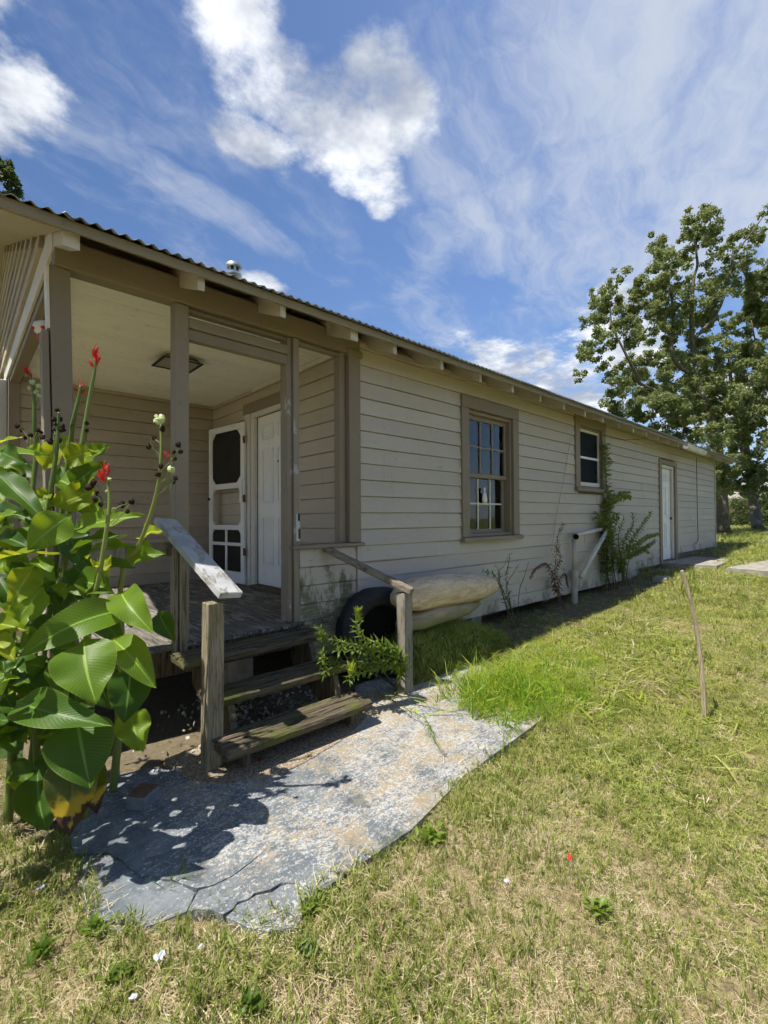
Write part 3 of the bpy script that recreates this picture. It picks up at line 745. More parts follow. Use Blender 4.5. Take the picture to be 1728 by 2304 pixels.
SM = Matrix(((sdir.x, snor.x, 0, sd0.x), (sdir.y, snor.y, 0, sd0.y), (0, 0, 1, sd0.z), (0, 0, 0, 1)))
def sdb(mb, u0, u1, z0, z1, t0=-.015, t1=.015, ch=.003): return mb.box(u0, u1, t0, t1, z0, z1, SM, ch)
fm = MB()
sdb(fm, 0, .075, 0, SH); sdb(fm, sw-.075, sw, 0, SH)
for z0, z1 in ((0, .14), (.46, .50), (.66, .72), (1.18, 1.25), (SH-.075, SH)): sdb(fm, .0755, sw-.0755, z0, z1, -.014, .014)
sdb(fm, sw/2-.018, sw/2+.018, .1405, .4595, -.013, .013); sdb(fm, sw/2-.018, sw/2+.018, .5005, .6595, -.013, .013)
def gus(u, z, du, dz):
    v = [(u, 0, z), (u+du, 0, z), (u, 0, z+dz)]
    vs = [SM @ Vector((a_, t_, c_)) for t_ in (-.012, .012) for a_, _, c_ in v]
    fm.add(vs, [(0, 1, 2), (5, 4, 3), (0, 3, 4, 1), (1, 4, 5, 2), (2, 5, 3, 0)])
for z0, z1 in ((.72, 1.18), (1.25, SH-.075)):
    g_ = .085 if z1 > 1.5 else .06
    gus(.0756, z0+.0005, g_, g_); gus(sw-.0756, z0+.0005, -g_, g_); gus(.0756, z1-.0005, g_, -g_); gus(sw-.0756, z1-.0005, -g_, -g_)
gus(.0756, .6595, .05, -.05); gus(sw-.0756, .6595, -.05, -.05)
screen_door = fm.build('screen_door', M['white'], house)
for u0, u1, z0, z1 in ((.077, sw-.077, 1.252, SH-.077), (.077, sw-.077, .142, .458), (.077, sw-.077, .502, .658)):
    sdb(MB(), u0, u1, z0, z1, -.004, -.002, 0).build('screen', M['screen'], screen_door)
sdb(MB(), .02, .075, 1.0, 1.28, .0165, .03).build('latch_plate', M['white'], screen_door)
for z0 in (.35, 1.0, 1.72): sdb(MB(), -.035, .012, z0, z0+.09, .0155, .022, .002).build('hinge', M['rust'], screen_door)
MB().lathe([(0, 0), (.018, .002), (.02, .014), (.008, .02), (.008, .03)], SM @ Matrix.Translation((sw-.035, .045, 1.06)) @ Matrix.Rotation(math.radians(90), 4, 'X'), 12).build('knob', M['black_metal'], screen_door)

# porch lamp (unlit), vent, gutter, post fixings
lc = on_z(399, 812, 2.93); LM = Matrix.Translation(lc) @ Matrix.Rotation(math.radians(0), 4, 'Z')
lamp = MB().box(-.15, .15, -.15, .15, -.012, .0, LM, .003).build('porch_lamp', M['black_metal'], house)
lm = MB(); lm.box(-.185, -.163, -.185, .185, -.046, -.034, LM, .002); lm.box(.163, .185, -.185, .185, -.046, -.034, LM, .002); lm.box(-.1625, .1625, -.185, -.163, -.045, -.034, LM, .002); lm.box(-.1625, .1625, .163, .185, -.045, -.034, LM, .002)
lm.build('lamp_rim', M['black_metal'], lamp)
MB().box(-.162, .162, -.162, .162, -.040, -.013, LM, .006).build('lamp_glass', M['lamp_pan'], lamp)
MB().lathe([(0, -.105), (.02, -.102), (.03, -.08), (.022, -.056), (.014, -.0405)], LM, 14).build('bulb', M['bulb_glass'], lamp)
vc = at(526, 600, 6.0); vb = Vector((vc.x, vc.y, 0)); rz = roof_z(vc.y)
VM = Matrix.Translation((vc.x, vc.y, 0)); zt = at(526, 591, 6.0).z
MB().lathe([(.052, rz-.03), (.052, zt-.03)], VM, 20).build('vent_pipe', M['galv'], house)
vp = [o for o in house.children if o.name.startswith('vent_pipe')][0]
MB().lathe([(.055, zt-.17), (.098, zt-.168), (.10, zt-.15), (.072, zt-.145), (.072, zt-.125)], VM, 20).build('vent_collar', M['galv'], vp)
MB().lathe([(.060, zt-.1245), (.060, zt-.07)], VM, 20).build('vent_core', M['black_metal'], vp)
for i in range(6):
    a_ = i*math.pi/3+.3; MB().box(.062, .070, -.014, .014, zt-.1245, zt-.07, VM @ Matrix.Rotation(a_, 4, 'Z')).build('vent_bar', M['galv'], vp)
MB().lathe([(.075, zt-.0695), (.102, zt-.06), (.095, zt-.025), (.04, zt-.012), (0, zt-.010)], VM, 20).build('vent_cap', M['galv'], vp)
gm = MB(); prof = [(2.775, 2.83), (2.775, 2.755), (2.715, 2.745), (2.69, 2.775), (2.672, 2.845), (2.675, 2.847), (2.694, 2.778), (2.717, 2.749), (2.771, 2.759), (2.771, 2.83)]
gm.add([(xx, y_, z_-.012*(xx-10.8)) for xx in (10.85, 12.30) for y_, z_ in prof], [tuple(range(10)), tuple(range(19, 9, -1))]+[(i, i+10, (i+1) % 10+10, (i+1) % 10) for i in range(10)])
gm.build('gutter', M['gutter'], house)
MB().tube([on_y(u, v, 3.14) for u, v in ((1567, 1030), (1568, 1085), (1569, 1150), (1570, 1185), (1571, 1212), (1568, 1222), (1563, 1221))], .006, 6).build('cable', M['wire'], house)
MB().tube([on_y(u, v, 3.14) for u, v in ((1284, 985), (1275, 1040), (1262, 1110), (1250, 1170), (1241, 1240))], .0035, 5).build('cable', M['pvc_old'], house)
MB().tube([on_y(u, v, 3.13) for u, v in ((1352, 978), (1380, 986), (1408, 990), (1440, 988), (1464, 984))], .005, 6).build('cable', M['wire'], house)
MB().box(1.975, 2.006, W-.040, W-.0345, 1.20, 1.42, ch=.001).build('notice_scrap', M['paper'], p3)
MB().box(1.988, 2.004, W-.044, W-.0405, 1.36, 1.42).build('latch', M['black_metal'], p3)
MB().box(1.992, 2.008, W-.044, W-.0405, 1.22, 1.30).build('latch', M['black_metal'], p3)
# small white figure standing inside the side window
fig = MB().lathe([(0, 0), (.035, .0), (.045, .03), (.04, .08), (.028, .12), (.012, .135), (.02, .15), (.022, .165), (.014, .185), (0, .19)], Matrix.Translation((4.64, W+.05, 1.552)) @ Matrix.Diagonal((1, .5, 1, 1)), 16)
fig.build('figurine', M['porcelain'], smooth=True, label='small white figurine standing in the lower sash of the paned window', category='figurine')

# ------------------------------------------------------------------ steps and handrails
def tread(x0, x1, y0, y1, z, th, seed, split=None):
    """a weathered plank: ridged top, rounded nose"""
    r = random.Random(seed); nc = 26; nx = 11; vs = []; hs = []
    base = [r.uniform(-1, 1) for _ in range(nc+1)]; base = [(base[i]+base[max(0, i-1)]*.6)*.0035 for i in range(nc+1)]
    prof = []
    for j in range(nc+1):
        t = j/nc; y = y0+(y1-y0)*t; e = min(t, 1-t)*(y1-y0); rd = .012
        zz = z-(rd-math.sqrt(max(0, rd*rd-(rd-e)**2)) if e < rd else 0)+base[j]
        if split and abs(t-split) < .03: zz -= .018
        prof.append((y, zz))
    prof += [(y1, z-th*.6), (y1-.008, z-th), (y0+.012, z-th), (y0+.002, z-th*.7)]
    m_ = len(prof)
    for i in range(nx+1):
        x = x0+(x1-x0)*i/nx; w = .003*math.sin(i*1.3+seed); k = [r.uniform(-.0018, .0018) for _ in range(m_)]
        for q, (y, zz) in enumerate(prof): vs.append((x+(r.uniform(-.012, .012) if i in (0, nx) else 0), y+w*.6, zz+k[q]-.004*math.sin(math.pi*i/nx)))
    fs = [(i*m_+j, (i+1)*m_+j, (i+1)*m_+(j+1) % m_, i*m_+(j+1) % m_) for i in range(nx) for j in range(m_)]
    fs += [tuple(range(m_)), tuple(range((nx+1)*m_-1, nx*m_-1, -1))]
    return MB().add(vs, fs)
steps = thing('wooden_steps', 'three mossy weathered wooden treads leading up to the porch', 'steps', (1.5, 2.6, .03))
tread(1.00, 2.03, 2.84, 3.115, .528, .05, 1, .45).build('tread', M['tread'], steps, smooth=False)
tread(1.06, 2.02, 2.55, 2.80, .362, .048, 2, .6).build('tread', M['tread'], steps)
tread(1.02, 1.985, 2.27, 2.52, .200, .055, 3, .52).build('tread', M['tread'], steps)
for x in (1.16, 1.90):
    MB().add([(xx, y, z) for xx in (x-.02, x+.02) for y, z in ((2.36, .04), (2.36, .14), (2.50, .145), (2.56, .31), (2.78, .312), (2.85, .475), (3.10, .475), (3.10, .30), (2.60, .04))],
             [tuple(range(9)), tuple(range(17, 8, -1))]+[(i, i+9, (i+1) % 9+9, (i+1) % 9) for i in range(9)]).build('stringer', M['rough'], steps)
rl = thing('handrail', 'wooden handrail with wide white peeling top board left of the steps', 'handrail', (1.05, 2.5, .03))
q0 = on_z(453, 1737, .03); q1 = on_z(505, 1737, .03)
mb = MB().box(.985, 1.075, 2.46, 2.55, -.05, .925, ch=.005); mb.v = [(a+.010*(c-.5), b, c) for a, b, c in mb.v]; mb.build('newel_post', M['newel'], rl)
e0 = on_y(518, 1338, 2.40); e1 = on_y(371, 1172, 3.12)
rail_dir = (e1-e0)
MB().beam(e0-rail_dir.normalized()*.01, e1, .142, .038, up=(0, .5, 1), ch=.005).build('top_board', M['rail_white'], rl)
rr = thing('handrail', 'grey wooden handrail on a square post right of the steps in front of tyre', 'handrail', (2.56, 2.55, .03))
mb = MB().box(2.515, 2.605, 2.50, 2.59, -.05, .80, ch=.005); mb.build('newel_post', M['newel_grey'], rr)
MB().beam((2.575, 2.475, .815), (2.262, W-.036, 1.125), .085, .042, ch=.005).build('top_board', M['rail_grey'], rr)

# ------------------------------------------------------------------ tyre, log, bank
tyre = thing('tyre', 'old black tyre standing against the wall behind right handrail post', 'tyre', (2.6, 2.93, .03))
TM = Matrix.Translation((2.70, 3.0, .40)) @ Matrix.Rotation(math.radians(-14), 4, 'Z') @ Matrix.Rotation(math.radians(80), 4, 'X') @ Matrix.Diagonal((1.06, 1.06, 1, 1))
R_ = .355
pr_ = [(.20, -.085), (.235, -.105), (.30, -.115), (.335, -.105), (.350, -.085)]
for i in range(9): pr_ += [(.355 if i % 2 == 0 else .347, -.075+i*.01875-.006), (.355 if i % 2 == 0 else .347, -.075+i*.01875+.006)]
pr_ += [(.350, .085), (.335, .105), (.30, .115), (.235, .105), (.20, .085), (.21, .06), (.325, .08), (.33, 0), (.325, -.08), (.21, -.06), (.20, -.085)]
MB().lathe(pr_, TM, 56).build('tyre_body', M['rubber'], tyre, smooth=True)
MB().lathe([(.0, .03), (.205, .03), (.205, .02), (0, .02)], TM, 40).build('hole_shade', M['dark'], tyre)  # near-black disc standing in for the shade inside the tyre's hole
MB().lathe([(.312, .1165), (.318, .1175), (.322, .1145)], TM, 56).build('sidewall_ring', M['rubber'], tyre, smooth=True)

bank_v, bank_f = [], []
nbx, nby = 26, 10
for i in range(nbx+1):
    for j in range(nby+1):
        x = 2.70+1.75*i/nbx; t = j/nby; y = 2.56+.62*t+.18*max(0, (x-2.9))*.45*(1-t)
        h = .36*min(1, t/.22)**.6*(1-max(0, (x-3.35)/1.1)**1.5) if x < 4.45 else 0
        h *= min(1, max(0., (x-2.66)/.12))
        bank_v.append((x, y, float(ground_z(x, y))-.03+max(0, h)+.018*math.sin(9*x+3*y)*math.sin(13*y)+.01*rnd.uniform(-1, 1)))
bank_f = [(i*(nby+1)+j, (i+1)*(nby+1)+j, (i+1)*(nby+1)+j+1, i*(nby+1)+j+1) for i in range(nbx) for j in range(nby)]
bank = MB().add(bank_v, bank_f).build('grassy_bank', M['moss'], smooth=True, label='mossy raised earth bank under the beige tarp bundle by wall', category='bank')
def lumpy(pts, rads, n, seed, flat=1., amp=.08):
    r = random.Random(seed); mb = MB().tube(pts, rads, n, True); cx = [Vector(p) for p in pts]
    out = []
    for i, p in enumerate(mb.v):
        k = min(i//n, len(cx)-1); c = cx[k]; d = Vector(p)-c; ph = (i % n)/n*6.283
        s = 1+amp*math.sin(2*ph+k*.7+seed)+amp*.6*math.sin(5*ph-k*.5)+r.uniform(-.02, .02)
        out.append((c.x+d.x*s, c.y+d.y*s, c.z+d.z*s*flat))
    mb.v = out; return mb
lg = thing('tarp_bundle', 'crumpled beige tarp bundle lying along the wall behind handrail post', 'bundle', (3.5, 2.95, .4))
def bundle(la, lb, rz, ry, seed, nu=46, nv=44, amp=.24, sag=.03):
    """a stuffed sheet with long wandering creases, pinched at both ends"""
    r = random.Random(seed); vs = []; la, lb = Vector(la), Vector(lb)
    cr = [(r.uniform(0, 6.28), r.uniform(.5, 1.4), r.uniform(0, 6), r.uniform(.4, 1.)) for _ in range(7)]
    for i in range(nu+1):
        u = i/nu; env = min(1, (u/.16)**.55) * min(1, ((1-u)/.30)**.6)*.93+.07
        c = la.lerp(lb, u)+Vector((0, 0, sag*math.sin(u*math.pi)))
        for j in range(nv):
            ph = 6.2832*j/nv; d_ = 0
            for p0, w_, q0, h_ in cr:
                x_ = (ph-p0-w_*.35*math.sin(u*5+q0)+3.1416) % 6.2832-3.1416
                d_ -= h_*1.4*math.exp(-(x_/.07)**2)*(.5+.5*math.sin(u*7+q0*2))
            d_ += .35*math.sin(3*ph+4*u+seed)*.5+.25*math.sin(11*u+2*ph)+.14*math.sin(23*u-3*ph+seed)
            k_ = env*(1+amp*d_*.55); sx = math.copysign(abs(math.cos(ph))**.8, math.cos(ph)); sz = math.copysign(abs(math.sin(ph))**.8, math.sin(ph))
            vs.append((c.x, c.y+sx*ry*k_, c.z+sz*rz*k_))
    fs = [(i*nv+j, (i+1)*nv+j, (i+1)*nv+(j+1) % nv, i*nv+(j+1) % nv) for i in range(nu) for j in range(nv)]
    fs += [tuple(range(nv)), tuple(range((nu+1)*nv-1, nu*nv-1, -1))]
    return MB().add(vs, fs)
bundle((2.66, 2.80, .70), (4.62, 3.04, .58), .15, .14, 3).build('upper_fold', M['log'], lg, smooth=True)
bundle((2.70, 2.78, .475), (4.15, 2.98, .46), .075, .12, 8, 40, 30, .22, 0).build('lower_fold', M['log'], lg, smooth=True)

# ------------------------------------------------------------------ plant builders
def leaf_mesh(mb, base, tip, width, nrm, bow=.08, fold=.18, wave=.0, seed=0, nl=15, ns=4, pet=.06, curl=0.):
    """a blade leaf with a midrib fold"""
    base, tip, nrm = Vector(base), Vector(tip), Vector(nrm); ax = tip-base; L = ax.length; ad = ax/L
    Wd = ad.cross(nrm).normalized(); n_ = Wd.cross(ad).normalized(); r = random.Random(seed); ph = r.uniform(0, 6); kk = r.uniform(5, 9)
    side = r.uniform(-.06, .06)
    vs, fs, uv = [], [], []
    for i in range(nl+1):
        t = i/nl; c = base+ax*t+n_*(math.sin(math.pi*min(1, t*1.05)*.95)*bow*L)+Wd*(math.sin(math.pi*t)*side*L)
        tt = max(0, (t-pet)/(1-pet)); w = width*.5*(tt**.52*(1-tt)**1.0/.371 if 0 < tt < 1 else 0)+.003*(1-t)
        for j in range(-ns, ns+1):
            s = j/ns
            z = abs(s)**1.3*fold*w+(wave*1.5+.015)*width*math.sin(kk*t*2+ph+(1.5 if s > 0 else 0))*abs(s)**1.6-curl*width*s*s*t
            vs.append(c+Wd*(s*w)+n_*z); uv.append((s*.5+.5, t))
    m_ = 2*ns+1
    for i in range(nl):
        for j in range(m_-1): fs.append((i*m_+j, i*m_+j+1, (i+1)*m_+j+1, (i+1)*m_+j))
    return mb.add(vs, fs, uv)
def small_leaf(mb, p, d, n_, L, w):
    """folded pointed leaflet, 4 triangles"""
    d = d.normalized(); s = d.cross(n_); s = s.normalized() if s.length > 1e-4 else Vector((1, 0, 0)); u = s.cross(d)
    q = p+d*L*.45
    mb.add([p, q+s*w*.5+u*w*.14, q, q-s*w*.5+u*w*.14, p+d*L-u*L*.06], [(0, 1, 2), (0, 2, 3), (1, 4, 2), (2, 4, 3)])
def rvec(r): return Vector((r.gauss(0, 1), r.gauss(0, 1), r.gauss(0, 1))).normalized()
def spline(pts, k=5):
    pts = [Vector(p) for p in pts]; out = []
    for i in range(len(pts)-1):
        p0, p1, p2, p3 = pts[max(0, i-1)], pts[i], pts[i+1], pts[min(len(pts)-1, i+2)]
        for j in range(k):
            t = j/k; out.append(.5*((2*p1)+(p2-p0)*t+(2*p0-5*p1+4*p2-p3)*t*t+(3*p1-p0-3*p2+p3)*t**3))
    return out+[pts[-1]]
def leafy_stem(root, pts, r0, leafL, leafW, gap, lm, sm, seed, spread=1., start=.15, taper=True, droop=.2):
    r = random.Random(seed); path = spline(pts, 6); n_ = len(path)
    MB().tube(path, [max(.0012, r0*(1-.75*i/n_)) for i in range(n_)], 6).build('stem', sm, root, smooth=True)
    mb = MB(); acc = 0; tot = sum((path[i+1]-path[i]).length for i in range(n_-1)); nxt = tot*start; ang = r.uniform(0, 6)
    for i in range(n_-1):
        a, b = path[i], path[i+1]; l = (b-a).length; t = (b-a).normalized()
        while acc+l > nxt:
            p = a.lerp(b, (nxt-acc)/l); ang += 2.4; x = t.cross(Vector((.3, .2, 1))).normalized(); y = t.cross(x)
            o = x*math.cos(ang)+y*math.sin(ang); d = (o*spread+t*.7+Vector((0, 0, -droop))).normalized(); f_ = nxt/tot
            k = (1-.45*f_) if taper else 1
            small_leaf(mb, p, d, (Vector((0, 0, 1))+rvec(r)*.5).normalized(), leafL*k*r.uniform(.75, 1.2), leafW*k*r.uniform(.8, 1.15)); nxt += gap*r.uniform(.6, 1.4)
        acc += l
    return mb.build('foliage', lm, root)

# ------------------------------------------------------------------ canna lilies
def z2(a, b, D): return at(a/2.212, 900+b/2.212, D)      # crop coordinates of the plant in the photo
def gnd(p): return Vector((p.x, p.y, float(ground_z(p.x, p.y))))
CAM_D = Vector((.3, -.75, .45))
# leaves: plant, base, tip (crop px), depth at base and tip, width in crop px, facing (0 up .. 1 camera), bow, fold, wave, material
LV = [
 (0, (-70, 320), (112, 186), 2.25, 2.1, 75, .45, .10, .25, .05, 'canna_yellow'),
 (0, (-40, 345), (248, 288), 2.2, 2.0, 80, .35, .12, .3, .05, 'canna_mid'),
 (1, (205, 268), (132, 240), 2.05, 2.0, 60, .5, .1, .5, .08, 'canna_mid'),
 (1, (330, 300), (484, 258), 2.0, 1.95, 125, .8, .05, .25, .10, 'canna_yellow'),
 (1, (215, 350), (345, 178), 2.2, 2.25, 110, .6, .05, .3, .06, 'canna_yellow'),
 (2, (345, 440), (530, 306), 2.05, 2.0, 110, .6, .05, .25, .06, 'canna_dark'),
 (0, (-20, 360), (236, 608), 1.95, 1.85, 130, .75, .08, .25, .05, 'canna_dark'),
 (1, (462, 452), (246, 530), 2.05, 1.95, 150, .85, .05, .2, .12, 'canna_yellow'),
 (1, (250, 460), (176, 505), 1.95, 1.9, 70, .6, .05, .4, .1, 'canna_yellow'),
 (0, (352, 575), (136, 750), 1.9, 1.8, 185, .95, .04, .15, .06, 'canna_mid'),
 (0, (-40, 560), (170, 600), 2.1, 2.0, 90, .4, .1, .3, .06, 'canna_dark'),
 (0, (-60, 640), (120, 560), 2.0, 1.95, 80, .3, .1, .3, .06, 'canna_mid'),
 (0, (-30, 690), (160, 745), 2.0, 1.9, 90, .4, .08, .3, .06, 'canna_dark'),
 (0, (-60, 815), (298, 772), 1.9, 1.8, 75, .15, .06, .35, .08, 'canna_yellow'),
 (0, (170, 830), (46, 1040), 1.85, 1.72, 150, .85, .08, .25, .1, 'canna_yellow'),
 (1, (160, 800), (275, 905), 1.95, 1.85, 110, .5, .1, .3, .08, 'canna_mid'),
 (2, (370, 640), (724, 574), 2.05, 2.0, 120, .6, .10, .25, .06, 'canna_mid'),
 (2, (360, 780), (640, 680), 2.05, 1.95, 110, .4, .12, .3, .06, 'canna_dark'),
 (2, (430, 790), (690, 740), 2.1, 2.0, 100, .4, .12, .3, .06, 'canna_mid'),
 (3, (610, 820), (832, 768), 2.1, 2.1, 105, .55, .14, .25, .06, 'canna_mid'),
 (3, (700, 690), (812, 656), 2.15, 2.1, 85, .5, .1, .3, .1, 'canna_yellow'),
 (3, (660, 740), (765, 760), 2.15, 2.2, 110, .8, .05, .2, .05, 'canna_mid'),
 (2, (490, 800), (540, 876), 1.95, 1.9, 90, .6, .1, .5, .15, 'canna_yellow'),
 (2, (480, 850), (672, 834), 2.05, 2.0, 90, .4, .1, .3, .05, 'canna_dark'),
 (2, (350, 905), (568, 960), 1.98, 1.9, 150, .9, .04, .2, .05, 'canna_mid'),
 (2, (470, 880), (460, 1015), 2.0, 1.9, 150, .95, .04, .2, .05, 'canna_mid'),
 (3, (600, 950), (770, 1168), 1.95, 1.8, 170, .7, .16, .2, .05, 'canna_mid'),
 (2, (640, 1040), (82, 1292), 1.9, 1.65, 195, .75, .10, .2, .04, 'canna_mid'),
 (2, (420, 1185), (480, 1515), 1.75, 1.62, 300, .92, .07, .12, .03, 'canna_mid'),
 (3, (560, 1190), (780, 1445), 1.95, 1.85, 170, .65, .22, .2, .04, 'canna_mid'),
 (3, (650, 1330), (618, 1608), 1.95, 1.85, 200, .9, .07, .15, .04, 'canna_dark'),
 (3, (640, 1550), (708, 1752), 2.0, 1.92, 165, .9, .06, .2, .12, 'canna_mid'),
 (1, (80, 1500), (572, 1630), 1.75, 1.62, 190, .75, .14, .2, .04, 'canna_dark'),
 (1, (380, 1570), (450, 1935), 1.72, 1.62, 310, .95, .06, .12, .03, 'canna_dark'),
 (1, (330, 1740), (345, 2172), 1.78, 1.66, 230, .95, .06, .15, .07, 'canna_burn'),
 (1, (420, 1780), (482, 2062), 1.8, 1.72, 150, .9, .06, .2, .06, 'canna_burn'),
 (0, (190, 1840), (235, 2150), 1.85, 1.75, 215, .95, .05, .15, .03, 'canna_dark'),
 (0, (215, 930), (50, 1165), 1.85, 1.75, 160, .85, .10, .2, .06, 'canna_mid'),
 (0, (-60, 1110), (142, 1150), 1.75, 1.7, 90, .45, .1, .3, .08, 'canna_yellow'),
 (0, (-50, 1200), (75, 1300), 1.7, 1.65, 110, .7, .08, .3, .08, 'canna_yellow'),
 (0, (-40, 1450), (104, 1388), 1.7, 1.65, 60, .4, .1, .4, .1, 'canna_mid'),
 (3, (790, 1050), (870, 1200), 2.2, 2.15, 110, .8, .1, .25, .05, 'canna_dark'),
 (1, (300, 330), (330, 500), 2.15, 2.1, 90, .8, .05, .3, .05, 'canna_dark'),
 (2, (420, 500), (480, 620), 2.1, 2.05, 110, .6, .08, .3, .05, 'canna_mid'),
 (2, (330, 640), (420, 860), 2.2, 2.15, 150, .8, .06, .25, .05, 'canna_dark'),
 (0, (60, 880), (140, 1100), 2.1, 2.0, 170, .8, .06, .25, .05, 'canna_dark'),
 (1, (250, 900), (330, 1080), 2.2, 2.1, 160, .8, .06, .25, .05, 'canna_dark'),
 (1, (210, 1010), (420, 930), 2.1, 2.0, 120, .5, .1, .3, .05, 'canna_dark'),
 (0, (40, 1300), (160, 1480), 2.0, 1.9, 180, .8, .06, .25, .05, 'canna_dark'),
 (1, (230, 1290), (330, 1460), 2.0, 1.95, 180, .8, .06, .25, .05, 'canna_dark'),
 (0, (0, 1560), (90, 1760), 2.0, 1.9, 180, .8, .06, .25, .05, 'canna_dark'),
 (2, (480, 1340), (560, 1540), 2.05, 2.0, 180, .85, .06, .25, .05, 'canna_dark'),
 (0, (-90, 430), (20, 520), 2.2, 2.1, 120, .6, .1, .3, .05, 'canna_mid'),
 (0, (-90, 1300), (-10, 1500), 1.8, 1.75, 160, .8, .08, .3, .05, 'canna_mid'),
]
fr_ = random.Random(77)
for i in range(92):
    yy = fr_.uniform(230, 1750) if i < 62 else fr_.uniform(1150, 1900); hi_ = 470 if yy < 1250 else 380; xx = fr_.uniform(-70, hi_); dd = fr_.uniform(1.98, 2.35) if i < 62 else fr_.uniform(1.8, 2.1)
    LV.append((min(3, max(0, int((xx+80)/150))), (xx, yy), (xx+fr_.uniform(-150, 170), yy+fr_.uniform(-90, 210)), dd, dd-.06, fr_.uniform(80, 150), fr_.uniform(.35, .95), .09, .22, .06, fr_.choice(['canna_dark', 'canna_dark', 'canna_mid', 'canna_mid', 'canna_yellow'] if yy < 1100 else ['canna_dark', 'canna_dark', 'canna_mid'])))
for i in range(44):                                       # the clump goes on beyond the left picture edge
    yy = fr_.uniform(350, 1800); xx = fr_.uniform(-430, -70); dd = fr_.uniform(1.55, 2.15)
    LV.append((4, (xx, yy), (xx+fr_.uniform(-150, 130), yy+fr_.uniform(-60, 220)), dd, dd-.05, fr_.uniform(110, 200), fr_.uniform(.3, .9), .09, .22, .06, fr_.choice(['canna_dark', 'canna_mid', 'canna_mid'])))
CB = [Vector((.08, 2.55, 0)), Vector((.28, 2.60, 0)), Vector((.46, 2.66, 0)), Vector((.62, 2.74, 0)), Vector((-.12, 2.25, 0))]
CL = ['canna lily with red flower and pale green pods at far left', 'tall canna lily with red flowers and a yellow browning lower leaf', 'canna lily with one large arching leaf and a red flower over dark pods', 'canna lily nearest the handrail with leaning pod stalk', 'canna lily mostly cut off by the left picture edge']
cannas = [thing('canna_lily', CL[i], 'plant', CB[i], 'canna lilies beside the steps') for i in range(5)]
for i, (pl, b, t, d0, d1, w, face, bow, fold, wave, mt) in enumerate(LV):
    A, B = z2(*b, d0), z2(*t, d1); wm = w/2.212/FPX*(d0+d1)/2
    to = (EYE-(A+B)/2).normalized(); r = random.Random(900+i)
    nr = (Vector((-.25, 0, 1))*(1-face)+to*face+rvec(r)*.18).normalized()
    leaf_mesh(MB(), A, B, wm*.94, nr, bow, fold*1.7, wave, 900+i).build('leaf', M[mt], cannas[pl], smooth=True)
def pod(mb, p, r_, seed):
    r = random.Random(seed); vs, fs = [], []
    n1, n2 = 7, 5
    for i in range(n2+1):
        th = math.pi*i/n2
        for j in range(n1):
            k = r_*r.uniform(.72, 1.2); a_ = 2*math.pi*j/n1; vs.append(p+Vector((math.sin(th)*math.cos(a_), math.sin(th)*math.sin(a_), math.cos(th)))*k)
    for i in range(n2):
        for j in range(n1): fs.append((i*n1+j, i*n1+(j+1) % n1, (i+1)*n1+(j+1) % n1, (i+1)*n1+j))
    mb.add(vs, fs)
def flower(root, p, up, size, seed, n_=7):
    r = random.Random(seed); up = Vector(up).normalized()
    for i in range(n_):
        d = (up*1.7+rvec(r)*.8).normalized(); b0 = p+up*size*r.uniform(-.45, .25)+rvec(r)*size*.06
        leaf_mesh(MB(), b0, b0+d*size*r.uniform(.45, .9), size*r.uniform(.09, .15), rvec(r), .14, .5, .1, seed*10+i, 6, 2).build('petal', M['petal'], root, smooth=True)
def stalk(pl, pts, r0, r1):
    path = spline(pts, 5); n_ = len(path)
    return MB().tube(path, [r0+(r1-r0)*i/n_ for i in range(n_)], 8).build('stem', M['stem_green'], cannas[pl], smooth=True)
def podset(pl, pxs, D, size, m):
    for i, (a, b) in enumerate(pxs):
        mb = MB(); p = z2(a, b, D+rnd.uniform(-.03, .03)); pod(mb, p, size*rnd.uniform(.8, 1.2), i+int(a)); o_ = mb.build('seed_pod', m, cannas[pl])
        cx_ = sum(q_[0] for q_ in pxs)/len(pxs); MB().tube([p, z2(a*.6+cx_*.4, b+22, D), z2(a*.25+cx_*.75, b+55, D)], .0018, 5).build('pedicel', M['stem_green'], cannas[pl])
# flower stalks
s = stalk(1, [CB[1], z2(170, 1150, 2.05), z2(245, 520, 1.95), z2(285, 220, 1.95), z2(292, 60, 1.95)], .016, .004)
podset(1, [(285, 50), (268, 95), (300, 95), (312, 130), (270, 150), (290, 200), (248, 205), (310, 145), (275, 120)], 1.95, .0115, M['pod'])
s = stalk(1, [CB[1]+Vector((.05, .06, 0)), z2(330, 700, 2.15), z2(385, 360, 2.05), z2(425, 120, 2.05), z2(455, -60, 2.05), z2(470, -140, 2.05), z2(476, -205, 2.05)], .014, .005)
flower(cannas[1], z2(475, -195, 2.05), (.1, 0, 1), .08, 31, 13)
s = stalk(1, [CB[1]+Vector((-.05, .1, 0)), z2(340, 300, 2.15), z2(362, 120, 2.1), z2(392, -10, 2.1), z2(402, -70, 2.1)], .012, .006)
flower(cannas[1], z2(402, -60, 2.1), (.1, 0, 1), .07, 32, 5)
podset(1, [(430, 115), (432, 150)], 2.05, .010, M['pod'])
s = stalk(0, [CB[0], z2(165, 420, 2.3), z2(172, 120, 2.3), z2(165, -60, 2.3), z2(142, -132, 2.3)], .013, .005)
flower(cannas[0], z2(140, -130, 2.3), (-.2, 0, 1), .07, 33, 5)
podset(0, [(150, -60), (180, -40), (190, -70), (160, -90), (195, -20)], 2.3, .012, M['pale_green_pod'])
podset(0, [(85, 130), (110, 150), (125, 190), (150, 175), (190, 150), (205, 160), (210, 185), (120, 375), (135, 385), (240, 210)], 2.3, .0115, M['pod'])
s = stalk(2, [CB[2], z2(440, 1150, 1.95), z2(490, 900, 1.9), z2(525, 680, 1.88), z2(545, 520, 1.88), z2(540, 440, 1.88), z2(522, 385, 1.88)], .013, .004)
